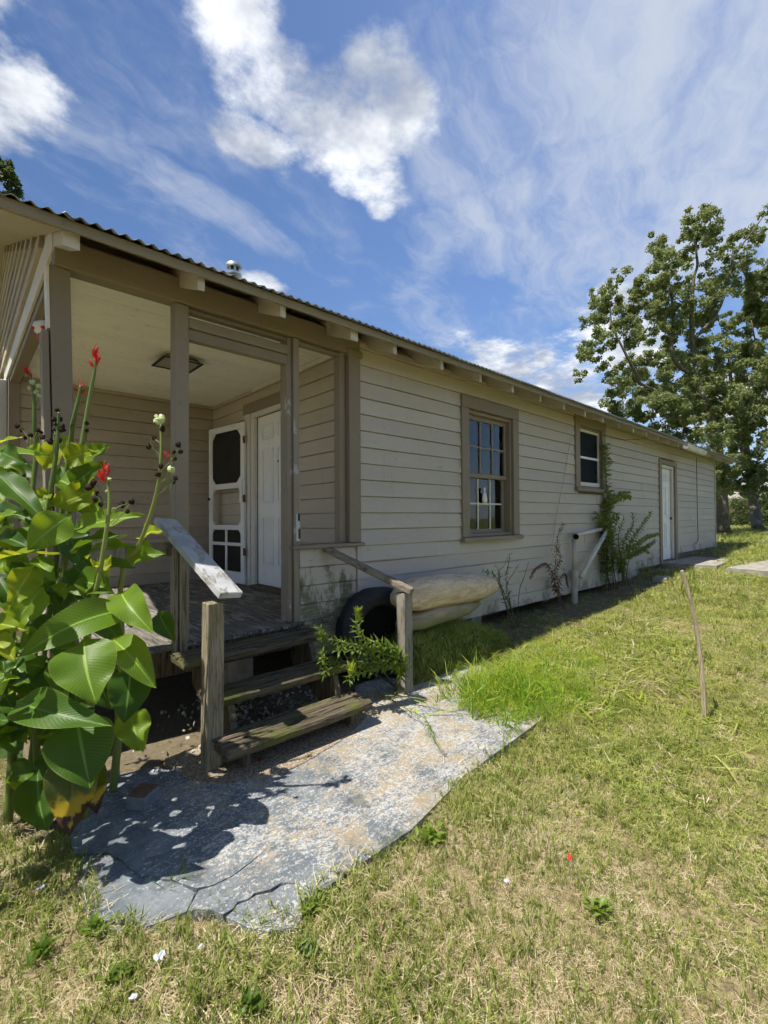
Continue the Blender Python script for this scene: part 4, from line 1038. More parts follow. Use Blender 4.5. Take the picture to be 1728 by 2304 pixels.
flower(cannas[2], z2(520, 385, 1.88), (-.1, 0, 1), .07, 34, 11)
podset(2, [(450, 430), (465, 410), (485, 465), (472, 495), (500, 520), (608, 520), (655, 505), (634, 555), (440, 435)], 1.88, .0115, M['pod'])
podset(2, [(545, 395), (535, 455)], 1.88, .011, M['pale_green_pod'])
for a, b in (((545, 540), (612, 522)), ((560, 620), (650, 510)), ((540, 520), (490, 470))):
    MB().tube([z2(*a, 1.88), z2((a[0]+b[0])/2, (a[1]+b[1])/2+8, 1.88), z2(*b, 1.88)], .0022, 5).build('stem', M['stem_green'], cannas[2])
s = stalk(3, [CB[3], z2(600, 940, 2.1), z2(690, 730, 2.0), z2(770, 500, 1.95), z2(800, 300, 1.92), z2(800, 120, 1.92)], .013, .004)
podset(3, [(768, 190), (740, 232), (810, 145), (865, 260), (888, 222), (898, 256), (868, 292), (788, 368), (875, 388), (862, 408), (800, 330)], 1.92, .0115, M['pod'])
podset(3, [(785, 105), (800, 100), (806, 90), (778, 85), (855, 350), (848, 345)], 1.92, .014, M['pale_green_pod'])
flower(cannas[3], z2(828, 290, 1.92), (0, 0, 1), .04, 36, 4)
for a, b in (((798, 300), (742, 190)), ((780, 480), (870, 385)), ((800, 360), (885, 250)), ((795, 420), (850, 350))):
    MB().tube([z2(*a, 1.92), z2((a[0]+b[0])/2, (a[1]+b[1])/2+8, 1.92), z2(*b, 1.92)], .0022, 5).build('stem', M['stem_green'], cannas[3])
for i, (pl, b, t, d) in enumerate(((0, (40, 1740), (35, 1180), 2.1), (0, (60, 1900), (130, 900), 2.25), (1, (150, 1700), (150, 1300), 2.2), (2, (300, 1600), (330, 900), 2.3), (2, (420, 1300), (430, 1130), 2.1), (3, (560, 1500), (600, 1000), 2.3), (3, (640, 1120), (690, 1030), 2.1))):
    A = z2(*b, d); A = Vector((A.x, A.y, .0)) if i < 6 else A
    if i == 0:
        for k_ in range(4):
            q_ = CB[4]+Vector((-.12+.1*k_, -.1+.07*k_, 0)); MB().tube(spline([q_, q_+Vector((.02, .01, .7)), q_+Vector((-.03, .02, 1.5))], 4), [.018]*5+[.014]*3+[.008], 8).build('stem', M['stem_green'], cannas[4], smooth=True)
    MB().tube(spline([A, A.lerp(z2(*t, d), .5)+Vector((.02, 0, 0)), z2(*t, d)], 4), [.019]*5+[.016]*3+[.011], 8).build('stem', M['stem_green'] if i != 0 else M['stem_green'], cannas[pl], smooth=True)

# ------------------------------------------------------------------ weeds and shrubs by the wall
sh1 = thing('leafy_weed', 'bright green narrow leaved weed leaning over the steps in front of tyre', 'weed', (2.25, 2.62, .03))
wb = Vector((2.50, 2.62, .02))
ZP = lambda a, b, D: at(640+a/5.53, 1300+b/5.53, D)      # crop of the photo round the weed
for i, (pts, lm_) in enumerate(((((1500, 1080), (1250, 950), (950, 850), (600, 770), (440, 700)), 'weed_leaf'), (((1450, 980), (1250, 830), (1000, 780), (900, 640), (920, 480)), 'weed_leaf'),
        (((1480, 1100), (1200, 1060), (850, 1080), (600, 1120), (480, 1190)), 'weed_leaf'), (((1450, 1120), (1200, 1110), (1000, 1170), (850, 1220), (790, 1280)), 'weed_leaf'),
        (((1000, 900), (700, 840), (520, 860), (450, 760), (430, 620)), 'weed_leaf'), (((900, 1080), (620, 1050), (480, 1060), (470, 930)), 'weed_leaf'), (((1400, 960), (1200, 880), (1000, 900), (800, 900), (650, 900)), 'weed_leaf'))):
    Ds = np.linspace(3.35, 3.0, len(pts)); leafy_stem(sh1, [wb+Vector((.02*i, .01*i, 0))]+[ZP(a, b, d) for (a, b), d in zip(pts, Ds)], .006, .10, .029, .0085, M[lm_], M['stem_green'], 40+i, 1.0, .3, True, .0)
for j, (a, b, d) in enumerate(((915, 500, 3.02), (830, 1180, 3.0))):
    mb = MB(); r = random.Random(70+j); p = ZP(a, b+60, d)
    for i in range(34): small_leaf(mb, p+Vector((0, 0, i*.0022)), (rvec(r)*.6+Vector((0, 0, .9))), rvec(r), .055, .014)
    mb.build('shoot_tip', M['weed_bright'], sh1)

vine = thing('climbing_vine', 'leafy vine climbing the wall beside the dark screened window', 'vine', (7.75, 3.05, .15))
V4 = lambda a, b, y: on_y(1250+a/5.528, 900+b/5.528, y)
vb = Vector((7.75, 3.05, float(ground_z(7.75, 3.05))))
for i, (pts, L_, w_, g_) in enumerate(((((650, 1700), (610, 1450), (640, 1200), (630, 1000), (620, 800), (640, 650), (600, 560)), .13, .08, .015), (((620, 1450), (700, 1250), (780, 1200), (900, 1170)), .13, .08, .02),
        (((600, 1900), (640, 1650), (690, 1500), (760, 1430)), .115, .065, .016), (((700, 2000), (680, 1700), (560, 1500), (520, 1420)), .115, .065, .016), (((640, 1500), (660, 1350), (680, 1250)), .12, .07, .02))):
    leafy_stem(vine, [vb+Vector((.06*(i-2), -.02*i, 0))]+[V4(a, b, 3.10-.01*i) for a, b in pts], .008, L_, w_, g_, M['vine_leaf'], M['twig'], 100+i, 1., .2 if i else .05, False, .35)
shrub = thing('wall_shrub', 'sprawling thin stemmed shrub at the wall between vine and far door', 'shrub', (8.3, 2.95, .18))
vb = Vector((8.2, 2.95, float(ground_z(8.2, 2.95))))
for i, pts in enumerate((((860, 1950), (930, 1780), (1050, 1600), (1190, 1400)), ((820, 1950), (860, 1750), (960, 1560), (960, 1400)), ((900, 1900), (1000, 1800), (1150, 1700), (1300, 1660)), ((800, 1900), (780, 1700), (820, 1560), (850, 1470)),
        ((920, 1960), (1050, 1880), (1180, 1790), (1240, 1740)), ((760, 1950), (700, 1750), (740, 1580), (780, 1430)), ((860, 2000), (980, 1900), (1060, 1850), (1160, 1890)), ((720, 1900), (650, 1700), (690, 1560)))):
    leafy_stem(shrub, [vb+Vector((.05*(i-3), .02*(i % 3), 0))]+[V4(a, b, 2.98-.015*i) for a, b in pts], .007, .11, .05, .0125, M['vine_leaf'], M['twig'], 130+i, 1., .25, True, .2)
dead = thing('dead_weed', 'tall dried brown weed standing by the wall left of drain pipe', 'weed', (6.15, 3.0, .1))
vb = Vector((6.15, 3.02, float(ground_z(6.15, 3.0))))
Z8 = lambda a, b, y: on_y(700+a/2.37, 1150+b/2.37, y)
for i, pts in enumerate((((1300, 400), (1305, 250), (1320, 120), (1345, 60)), ((1300, 380), (1260, 280), (1200, 300), (1170, 350)), ((1305, 330), (1330, 240), (1300, 180)), ((1310, 420), (1350, 330), (1370, 400)))):
    leafy_stem(dead, [vb]+[Z8(a, b, 3.02) for a, b in pts], .006, .09, .026, .009, M['dead_leaf'], M['twig'], 160+i, .6, .25, True, .8)
small = thing('small_weed', 'small sprouting green weed beside the end of beige tarp bundle', 'weed', (4.75, 2.95, .05))
vb = Vector((4.75, 2.95, float(ground_z(4.75, 2.95))))
for i, pts in enumerate((((1010, 400), (1005, 330), (985, 290)), ((1000, 380), (960, 330), (910, 320)), ((1040, 370), (1050, 300), (1060, 230)), ((1110, 430), (1140, 340), (1160, 270)), ((1040, 420), (1080, 330), (1110, 280)), ((1000, 360), (1030, 290), (1050, 240)))):
    leafy_stem(small, [vb+Vector((.03*i, 0, 0))]+[Z8(a, b, 2.95) for a, b in pts], .005, .08 if i < 3 else .03, .028, .020 if i < 3 else .07, M['vine_leaf'], M['twig'], 180+i, 1., .35, True, .1)
slabweed = thing('trailing_weed', 'long thin green weed stems trailing across the painted slab', 'weed', (2.6, 2.4, .04))
vb = Vector((2.5, 2.45, .035))
for i, (pts, lm_) in enumerate(((((350, 980), (500, 990), (620, 1010), (700, 1060), (760, 1080)), 0), (((430, 1000), (520, 1060), (610, 1110), (660, 1200), (700, 1290), (740, 1400)), 1), (((600, 1080), (640, 1180), (690, 1260), (720, 1300)), 1))):
    q = [on_z(700+a/2.37, 1150+b/2.37, .05+.05*math.sin(j*1.1)) for j, (a, b) in enumerate(pts)]
    leafy_stem(slabweed, ([vb] if i < 2 else [])+q, .004, .055, .009, .016, M['weed_leaf'], M['stem_green'], 200+i, .8, .35, True, .1)

# ------------------------------------------------------------------ drain pipe, stake, small things
pipe = thing('drain_pipe', 'white plastic drain pipes standing at the wall below dark window', 'pipe', (6.62, 3.08, .1))
pz = float(ground_z(6.6, 3.1))
MB().tube([(6.60, 3.08, pz-.02), (6.60, 3.08, .46)], .044, 16).build('lower_pipe', M['pvc_old'], pipe, smooth=False)
MB().tube([(6.60, 3.08, .46), (6.60, 3.08, .60)], .056, 16).build('coupling', M['pvc_old'], pipe)
MB().tube([(6.60, 3.08, .58), (6.595, 3.08, 1.06)], .030, 16).build('riser', M['pvc_old'], pipe, smooth=True)
MB().tube([(6.56, 3.03, 1.09), (6.66, 3.09, 1.105)], .044, 16, False).build('elbow', M['pvc_old'], pipe, smooth=True)
MB().tube([(6.57, 3.035, 1.092), (6.575, 3.038, 1.0925)], .038, 16).build('bore_shade', M['dark'], pipe)  # near-black disc closing the pipe mouth, its colour painting the shade inside
MB().tube([(6.66, 3.09, 1.105), (7.75, 3.12, 1.19)], .028, 14).build('branch', M['pvc'], pipe, smooth=True)
MB().tube([(6.68, 3.02, .50), (7.75, 3.06, 1.17)], .033, 14).build('brace_pipe', M['pvc'], pipe, smooth=True)
st = spline([on_z(1585, 1625, .0), at(1578, 1560, 3.2), at(1570, 1450, 3.2), at(1556, 1350, 3.2), at(1533, 1283, 3.2)], 4)
g0 = on_z(1585, 1625, 0.); dg = (g0-EYE).dot(_f)
st = spline([Vector((g0.x, g0.y, -.05))]+[at(u, v, dg) for u, v in ((1583, 1560), (1572, 1450), (1556, 1360), (1534, 1284))], 4)
MB().tube(st, [.016]*6+[.013]*6+[.011]*5, 8, True, .12).build('wooden_stake', M['stake'], smooth=False, label='crooked weathered stick standing upright in the sunlit lawn', category='stake')
bk = thing('brick', 'broken blue painted brick lying on the shaded slab below cannas', 'brick', (.66, 2.41, .03))
BM = Matrix.Translation((.655, 2.405, .031)) @ Matrix.Rotation(math.radians(38), 4, 'Z')
MB().box(-.055, .055, -.05, .05, 0, .062, BM, .006).build('brick_body', M['brick_paint'], bk)
MB().box(-.050, .050, -.045, .045, .0625, .070, BM, .003).build('broken_top', M['brick'], bk)
cbk = on_z(1497, 1305, .30)
MB().box(-.22, .22, -.10, .10, 0, .07, Matrix.Translation((9.0, 2.66, float(ground_z(9.0, 2.6))-.01)) @ Matrix.Rotation(.15, 4, 'Z'), .008).build('paving_block', M['concrete'], label='single flat concrete block on ground before the far door', category='block')
pad2 = MB().prism([(10.7, 3.15), (10.7, 2.2), (12.9, 2.3), (13.0, 3.1)], .30, .425).build('door_slab', M['concrete'], kind='structure')
MB().prism([(10.4, 2.0), (10.2, 1.30), (13.4, 1.2), (13.6, 1.7)], .30, .425).build('back_path', M['concrete'], kind='structure')
MB().box(-.045, .045, -.010, .010, 0, .008, Matrix.Translation(on_z(802, 1610, .038)) @ Matrix.Rotation(.75, 4, 'Z'), .002).build('wood_chip', M['light_wood'], label='small tan wood chip on the concrete pad', category='wood chip')
orn_p = at(99, 742, 3.05)
orn = thing('hanging_ornament', 'red and white ornament hanging from the porch beam at corner', 'ornament', orn_p)
OM = Matrix.Translation(orn_p)
MB().lathe([(.0, .055), (.03, .052), (.056, .035), (.062, .005), (.052, -.02), (.035, -.035)], OM, 20).build('ornament_top', M['porcelain'], orn, smooth=True)
MB().lathe([(.035, -.0355), (.040, -.05), (.024, -.085), (.008, -.10), (0, -.102)], OM, 20).build('ornament_base', M['red'], orn, smooth=True)
for a_ in (.4, 1.8, 3.2, 4.6): MB().lathe([(0, .012), (.016, .008), (.02, 0), (.016, -.008), (0, -.012)], OM @ Matrix.Rotation(a_, 4, 'Z') @ Matrix.Translation((.052, 0, -.005)), 10).build('red_spot', M['red'], orn, smooth=True)
MB().tube([orn_p+Vector((0, 0, .054)), orn_p+Vector((.004, .003, .12)), Vector((orn_p.x+.03, orn_p.y+.05, 2.868))], .002, 5).build('hanger', M['wire'], orn)
def crumple(name, p, size, m, seed, label, cat, group=None):
    r = random.Random(seed); vs = []; n_ = 5
    for i in range(n_):
        for j in range(n_): vs.append((p.x+(i/(n_-1)-.5)*size*r.uniform(.8, 1.1), p.y+(j/(n_-1)-.5)*size*.7*r.uniform(.8, 1.1), p.z+.012+r.uniform(0, size*.4)))
    return MB().add(vs, [(i*n_+j, (i+1)*n_+j, (i+1)*n_+j+1, i*n_+j+1) for i in range(n_-1) for j in range(n_-1)]).build(name, m, label=label, category=cat, group=group)
for i, (u, v, s_, lb_) in enumerate(((92, 2005, .022, 'small white scrap in dry grass left of the slab'), (360, 2165, .032, 'crumpled white paper scrap on dry grass below slab corner'), (452, 2140, .018, 'tiny white paper scrap right of the crumpled paper'), (1140, 1990, .02, 'thin white paper scrap lying in the right lawn'), (300, 2255, .022, 'white paper scrap nearest the bottom edge of grass'))):
    crumple('paper_scrap', on_z(u, v, .045), s_, M['paper'], 300+i, lb_, 'paper', 'paper scraps on the lawn')
for i, (u, v, lb_) in enumerate(((1280, 1935, 'fallen red petal in the right foreground lawn'), (582, 1713, 'fallen red petal on the concrete pad by the steps'))):
    mb = MB(); p = on_z(u, v, .05 if i == 0 else .04)
    for j in range(2): leaf_mesh(mb, p, p+Vector((.02, .01*j-.004, .008+.008*j)), .009, (0, 0, 1), .1, .3, .1, 320+i+j, 5, 2)
    mb.build('red_petal', M['petal'], label=lb_, category='petal', group='fallen red petals')
# shells and dark litter under the porch edge
mb = MB(); r = random.Random(5)
for i in range(1100):
    x, y = r.uniform(.75, 2.1), r.uniform(2.55, 3.5)
    if r.random() > .55+.4*math.sin(x*5): continue
    p = Vector((x, y, .035+r.uniform(0, .02))); s_ = r.uniform(.008, .02); d = rvec(r); e = d.cross(rvec(r)).normalized(); n_ = d.cross(e)
    mb.add([p+d*s_, p+e*s_*.7, p-d*s_, p-e*s_*.7, p+n_*s_*.35], [(0, 1, 4), (1, 2, 4), (2, 3, 4), (3, 0, 4), (3, 2, 1, 0)])
mb.build('shells', M['shell'], label='broken white shells scattered under the steps and porch edge', kind='stuff')

# ------------------------------------------------------------------ trees
def leaf_cloud(centers, n_per, L, Wd, seed, up_bias=.3, squash=.85):
    """many small folded leaf faces round the given (point, radius) clumps -> verts, faces, tone"""
    g = np.random.default_rng(seed); V, T = [], []
    for (c, r_) in centers:
        n_ = max(12, int(n_per*r_*r_)); subs = [(np.array(c)+g.normal(0, .55, 3)*r_*np.array([1, 1, squash]), r_*g.uniform(.20, .46)) for _ in range(9)]
        per = n_//9
        for sc, sr in subs:
            d = g.normal(size=(per, 3)); d /= np.linalg.norm(d, axis=1)[:, None]; rad = sr*g.uniform(.15, 1, (per, 1))**.45
            p = sc+d*rad*np.array([1, 1, squash]); ax = g.normal(size=(per, 3))+np.array([0, 0, -.35]); ax /= np.linalg.norm(ax, axis=1)[:, None]
            nr = g.normal(size=(per, 3))*.7+d*.6+np.array([0, 0, up_bias]); w = np.cross(ax, nr); w /= np.linalg.norm(w, axis=1)[:, None]+1e-6
            l = L*g.uniform(.6, 1.25, (per, 1)); ww = Wd*g.uniform(.6, 1.2, (per, 1)); u = np.cross(w, ax)
            q = np.stack([p, p+ax*l*.5+w*ww*.5+u*ww*.12, p+ax*l, p+ax*l*.5-w*ww*.5+u*ww*.12], 1); V.append(q.reshape(-1, 3)); T.append(np.clip(g.normal(.5, .22, per)+.0*rad[:, 0], 0, 1))
    V = np.concatenate(V); T = np.concatenate(T); nq = len(T)
    me = bpy.data.meshes.new('crown'); me.vertices.add(nq*4); me.vertices.foreach_set('co', V.astype(np.float32).ravel())
    me.loops.add(nq*4); me.polygons.add(nq); me.loops.foreach_set('vertex_index', np.arange(nq*4, dtype=np.int32)); me.polygons.foreach_set('loop_start', np.arange(0, nq*4, 4, dtype=np.int32)); me.polygons.foreach_set('loop_total', np.full(nq, 4, np.int32))
    at_ = me.attributes.new('tone', 'FLOAT', 'FACE'); at_.data.foreach_set('value', T.astype(np.float32)); me.update(calc_edges=True); return me
Z7 = lambda a, b, D: at(1200+a/3.142, 400+b/3.142, D)
def tree(name, label, base, trunk, limbs, clusters, D, seed, n_per=420, L=.17, Wd=.12, m='tree_leaf', r0=.36, group=None, zf=Z7):
    t = thing(name, label, 'tree', base, group); g = random.Random(seed)
    path = spline([Vector(base)-Vector((0, 0, .1))]+trunk, 5); n_ = len(path)
    MB().tube(path, [r0*(1.3 if i == 0 else 1)*(1-.85*i/n_) for i in range(n_)], 14, True, .10).build('trunk', M['bark'], t, smooth=True)
    for i, (pts, r_) in enumerate(limbs):
        path = spline(pts, 5); n_ = len(path); MB().tube(path, [r_*.55*(1-.8*k/n_) for k in range(n_)], 8, True, .06).build('limb', M['bark'], t, smooth=True)
    cs = []
    for (a, b, r_) in clusters:
        dd = D+g.uniform(-1.6, 1.6)-(1.2 if b > 1280 else 0); cs.append((zf(a, b, dd), r_/3.142/FPX*dd))
    link('crown', leaf_cloud(cs, n_per, L, Wd, seed), M[m], t, kind='stuff'); return t
bA = Vector((23.0, 4.5, .62))
crA = [(1180, 230, 75), (1140, 330, 95), (1240, 330, 90), (1180, 430, 95), (1270, 400, 60), (1090, 400, 60), (1300, 490, 60), (1380, 450, 65), (1470, 400, 60), (1540, 420, 75), (1610, 430, 50), (1530, 540, 55), (1400, 560, 60), (1640, 240, 40),
       (880, 460, 75), (850, 560, 95), (960, 560, 100), (1040, 600, 65), (870, 660, 110), (970, 700, 95), (800, 790, 95), (920, 800, 110), (750, 770, 60), (1240, 590, 45), (1290, 690, 75), (1380, 660, 80), (1460, 640, 60), (1480, 720, 70), (1090, 720, 60), (1380, 780, 90),
       (570, 740, 60), (520, 840, 80), (440, 860, 50), (600, 900, 95), (480, 960, 95), (690, 930, 90), (400, 1010, 55), (560, 1050, 110), (690, 1060, 90), (460, 1120, 80), (620, 1170, 90), (430, 1230, 80), (340, 1270, 65), (500, 1280, 70), (335, 1390, 45), (740, 1120, 50), (370, 1200, 50),
       (820, 930, 90), (930, 950, 100), (900, 1090, 75), (1000, 1040, 90), (1060, 900, 110), (1180, 860, 110), (1270, 820, 80), (1130, 1000, 120), (1000, 1150, 80), (1120, 1150, 100), (1230, 1000, 90)]
crA += [(1290, 2220, 45), (1370, 2200, 50), (1270, 2090, 70), (1330, 2170, 55), (1200, 2010, 70), (1150, 1300, 100), (1260, 1420, 110), (1180, 1560, 110), (1300, 1620, 110), (1120, 1690, 90), (1240, 1780, 100), (1330, 1880, 100), (1220, 1930, 70), (1300, 2020, 80), (1390, 2060, 80), (1340, 2130, 70), (1000, 1420, 110), (900, 1530, 100), (1020, 1600, 100), (760, 1560, 90), (1420, 1500, 110), (1440, 1740, 110), (640, 1440, 80)]
limA = [([bA+Vector((0, 0, 5.0)), Z7(800, 1480, 18.9), Z7(720, 1370, 18.7), Z7(650, 1240, 18.6), Z7(560, 1050, 18.6), Z7(540, 880, 18.6)], .16),
        ([bA+Vector((0, 0, 6)), Z7(1000, 1300, 18.9), Z7(990, 950, 18.9), Z7(950, 700, 18.9), Z7(890, 520, 18.9)], .17),
        ([bA+Vector((0, 0, 6)), Z7(1130, 1200, 18.9), Z7(1130, 750, 18.9), Z7(1160, 620, 18.9), Z7(1150, 480, 18.9), Z7(1180, 280, 18.9)], .17),
        ([Z7(1130, 1150, 18.9), Z7(1300, 950, 19), Z7(1380, 720, 19), Z7(1420, 560, 19), Z7(1540, 390, 19), Z7(1650, 240, 19)], .13),
        ([Z7(1140, 540, 18.9), Z7(1060, 505, 18.9), Z7(980, 560, 18.9)], .05)]
tree('broadleaf_tree', 'tall open crowned tree behind the far end of the house', bA, [Z7(1300, 1900, 19), Z7(1180, 1500, 19), Z7(1120, 1200, 18.9)], limA, crA, 18.9, 51, 4300, .10, .072, r0=.25)
bB = on_z(1706, 1192, .68)
crB = [(640, 1340, 90), (560, 1420, 70), (760, 1290, 80), (880, 1290, 90), (1000, 1270, 100), (700, 1430, 100), (840, 1400, 110), (560, 1530, 60), (640, 1560, 110), (780, 1540, 110), (940, 1420, 120), (1090, 1310, 110), (1240, 1200, 100), (1300, 1330, 110), (1160, 1430, 120), (1010, 1550, 120), (870, 1640, 110), (720, 1680, 100), (570, 1650, 80), (1300, 1480, 120), (1430, 1380, 110), (1420, 1220, 100), (1380, 1080, 80), (1420, 960, 80), (1560, 1060, 110), (1620, 1200, 120), (1540, 1290, 110),
       (1480, 1560, 120), (1160, 1600, 120), (1320, 1640, 120), (1030, 1720, 110), (1180, 1760, 110), (900, 1760, 80), (1060, 1840, 80), (1220, 1880, 100), (1340, 1790, 110), (1480, 1720, 110), (1600, 1460, 110), (1630, 1620, 100), (1600, 1800, 100), (1420, 1900, 100), (1560, 1960, 100), (1320, 2000, 90), (1420, 2080, 90), (1330, 2130, 80), (1560, 2110, 90), (1640, 2050, 80), (1480, 2190, 60), (1620, 2180, 60), (1570, 2240, 35), (1420, 2170, 60)]
tree('broadleaf_tree', 'full leafy tree with leaning trunk standing behind the tall one', bB, [at(1694, 1120, 24.5), at(1676, 1000, 24), at(1650, 900, 23.5), at(1640, 800, 23)], [([at(1690, 1080, 24.3), at(1640, 950, 23.5), at(1560, 900, 23), at(1480, 880, 22.5)], .14), ([at(1670, 1000, 24), at(1720, 850, 23.5), at(1740, 750, 23)], .14)], crB, 23.2, 52, 3300, .12, .085, r0=.27)
crC = [(1640, 640, 70), (1600, 730, 90), (1680, 760, 120), (1560, 810, 80), (1620, 850, 110), (1700, 900, 130), (1580, 930, 90), (1650, 1000, 110), (1760, 1000, 140), (1740, 700, 120), (1760, 1200, 150), (1760, 1400, 150), (1750, 1600, 150), (1740, 1850, 140), (1850, 1000, 160), (1880, 1300, 170), (1860, 1600, 160), (1660, 1350, 100), (1680, 1700, 120)]
bC = on_z(1790, 1200, .66)
tree('broadleaf_tree', 'dense dark tree at the right picture edge', bC, [at(1790, 1050, 21), at(1780, 900, 20.5), at(1770, 760, 20.5)], [([at(1785, 1000, 21), at(1720, 850, 20.5), at(1690, 720, 20.5)], .14)], crC, 20.5, 53, 2800, .14, .10, r0=.38)
bD = at(-60, 1140, 30); bD = Vector((bD.x, bD.y, .3))
tree('evergreen_tree', 'dark tree top showing above the roof edge at far left', bD, [at(-60, 900, 30), at(-55, 600, 30), at(-40, 420, 30)], [], [(0, 0, 1)], 30, 54, 300, .2, .13, r0=.4) if False else None
tD = thing('evergreen_tree', 'dark tree top showing above the roof edge at far left', 'tree', bD)
MB().tube(spline([bD, at(-60, 900, 30), at(-50, 600, 30), at(-30, 420, 30)], 4), [.4-.028*i for i in range(13)], 10).build('trunk', M['bark'], tD, smooth=True)
cs = [(at(u, v, 30), r_/FPX*30) for u, v, r_ in ((10, 375, 16), (25, 410, 18), (-15, 400, 30), (5, 440, 30), (30, 440, 16), (-60, 420, 45), (-40, 500, 60), (20, 500, 40), (-100, 560, 70), (-30, 640, 80))]
link('crown', leaf_cloud(cs, 2400, .20, .11, 55), M['tree_leaf_far'], tD, kind='stuff')
# bushes beyond the lawn
hz = [(1618, 1178, 31, 18), (1640, 1172, 33, 22), (1662, 1176, 34, 20), (1712, 1160, 31, 40), (1745, 1150, 30, 50), (1790, 1150, 32, 60), (1700, 1180, 35, 20)]
for i, (u, v, D_, r_) in enumerate(hz):
    p = at(u, v, D_); t = thing('bush', ['low dark bush just right of the tall tree trunk', 'dark bush before the yellow banded house', 'bush under the neighbouring roof', 'pale green bush right of the leaning trunk', 'large bush at the right picture edge', 'bush beyond the right picture edge', 'low bush at foot of the leaning trunk'][i], 'bush', (p.x, p.y, .6), 'bushes beyond the lawn')
    rr_ = 1.3*r_/FPX*D_
    cs = [(p+Vector((rnd.uniform(-.6, .6)*rr_, rnd.uniform(-.6, .6)*rr_, rnd.uniform(-.8, .3)*rr_)), rr_*.8) for _ in range(4)]
    link('foliage', leaf_cloud(cs, 1500, .18, .08, 60+i), M['tree_leaf_far' if i != 3 else 'tree_leaf'], t, kind='stuff')
    MB().tube([(p.x, p.y, .5), (p.x+.05, p.y, max(.9, p.z-rr_*.4))], .05, 6).build('stem', M['twig'], t)

# ------------------------------------------------------------------ neighbour's house and fences
nc = at(1668, 1150, 47); nh = thing('neighbour_house', 'distant low house with beige roof and orange yellow wall band', 'house', (nc.x, nc.y, .7))
nd = Vector((_r.x, _r.y, 0)).normalized(); nn = Vector((nd.y, -nd.x, 0)); nn = nn if nn.dot(_f) > 0 else -nn
def nq(u, d, z): return Vector((nc.x, nc.y, 0))+nd*u+nn*d+Vector((0, 0, z))
def nbox(u0, u1, d0, d1, z0, z1): return MB().add([nq(u, d, z) for z in (z0, z1) for u, d in ((u0, d0), (u1, d0), (u1, d1), (u0, d1))], [(3, 2, 1, 0), (4, 5, 6, 7), (0, 1, 5, 4), (1, 2, 6, 5), (2, 3, 7, 6), (3, 0, 4, 7)])
nbox(-5, 7, 0, 7, .5, 2.05).build('wall', M['room'], nh)
nbox(-5, 7, -.06, -.01, 2.06, 2.62).build('yellow_band', M['yellow_wall'], nh)
MB().add([nq(-5.5, -.6, 2.70), nq(7.5, -.6, 2.70), nq(7.5, 3.5, 4.9), nq(-5.5, 3.5, 4.9), nq(7.5, 7.6, 2.7), nq(-5.5, 7.6, 2.7)], [(0, 1, 2, 3), (3, 2, 4, 5), (0, 3, 5), (1, 4, 2), (0, 5, 4, 1)]).build('roof', M['shingle'], nh)
for u_ in (-3, 0, 3, 5.5): nbox(u_, u_+1.0, -.07, -.005, 1.0, 1.95).build('window', M['window_screen'], nh)
fn = thing('board_fence', 'weathered low board fence beyond the trees', 'fence', at(1670, 1180, 38))
for i in range(26):
    q = at(1560, 1180, 38)+nd*(i*.42); MB().box(-.19, .19, -.012, .012, .45, 1.9+rnd.uniform(-.05, .05), Matrix.Translation((q.x, q.y, 0)) @ Matrix.Rotation(math.atan2(nd.y, nd.x), 4, 'Z')).build('fence_board', M['fence'], fn)
for z_ in (.9, 1.6):
    a_, b_ = at(1560, 1180, 38)-nd*.3, at(1560, 1180, 38)+nd*11; a_.z = b_.z = z_
    MB().beam(a_-nn*.05, b_-nn*.05, .05, .09).build('fence_rail', M['fence'], fn)

# ------------------------------------------------------------------ grass
def scatter(name, pts, rot, scl, idx, variants, label):
    c = bpy.data.collections.new(name+'_variants')
    for o in variants: c.objects.link(o)
    me = bpy.data.meshes.new(name); me.vertices.add(len(pts)); me.vertices.foreach_set('co', pts.astype(np.float32).ravel())
    for nm, ty, dt in (('rot', 'FLOAT_VECTOR', rot), ('scl', 'FLOAT', scl), ('idx', 'INT', idx)):
        a = me.attributes.new(nm, ty, 'POINT'); a.data.foreach_set('vector' if ty == 'FLOAT_VECTOR' else 'value', dt.astype(np.int32 if ty == 'INT' else np.float32).ravel())
    o = bpy.data.objects.new(name, me); col.objects.link(o); tag(o, label, kind='stuff')
    ng = bpy.data.node_groups.new(name, 'GeometryNodeTree'); ng.interface.new_socket('Geometry', in_out='INPUT', socket_type='NodeSocketGeometry'); ng.interface.new_socket('Geometry', in_out='OUTPUT', socket_type='NodeSocketGeometry')
    N = ng.nodes; gi, go = N.new('NodeGroupInput'), N.new('NodeGroupOutput'); ip = N.new('GeometryNodeInstanceOnPoints'); ci = N.new('GeometryNodeCollectionInfo')
    ci.inputs[0].default_value = c; ci.inputs[1].default_value = True; ci.inputs[2].default_value = True; ip.inputs['Pick Instance'].default_value = True
    def na(nm, ty):
        x = N.new('GeometryNodeInputNamedAttribute'); x.data_type = ty; x.inputs[0].default_value = nm; return x.outputs[0]
    L = ng.links; L.new(gi.outputs[0], ip.inputs['Points']); L.new(ci.outputs[0], ip.inputs['Instance']); L.new(na('idx', 'INT'), ip.inputs['Instance Index'])
    L.new(na('rot', 'FLOAT_VECTOR'), ip.inputs['Rotation']); L.new(na('scl', 'FLOAT'), ip.inputs['Scale']); L.new(ip.outputs[0], go.inputs[0])
    md = o.modifiers.new('scatter', 'NODES'); md.node_group = ng; return o
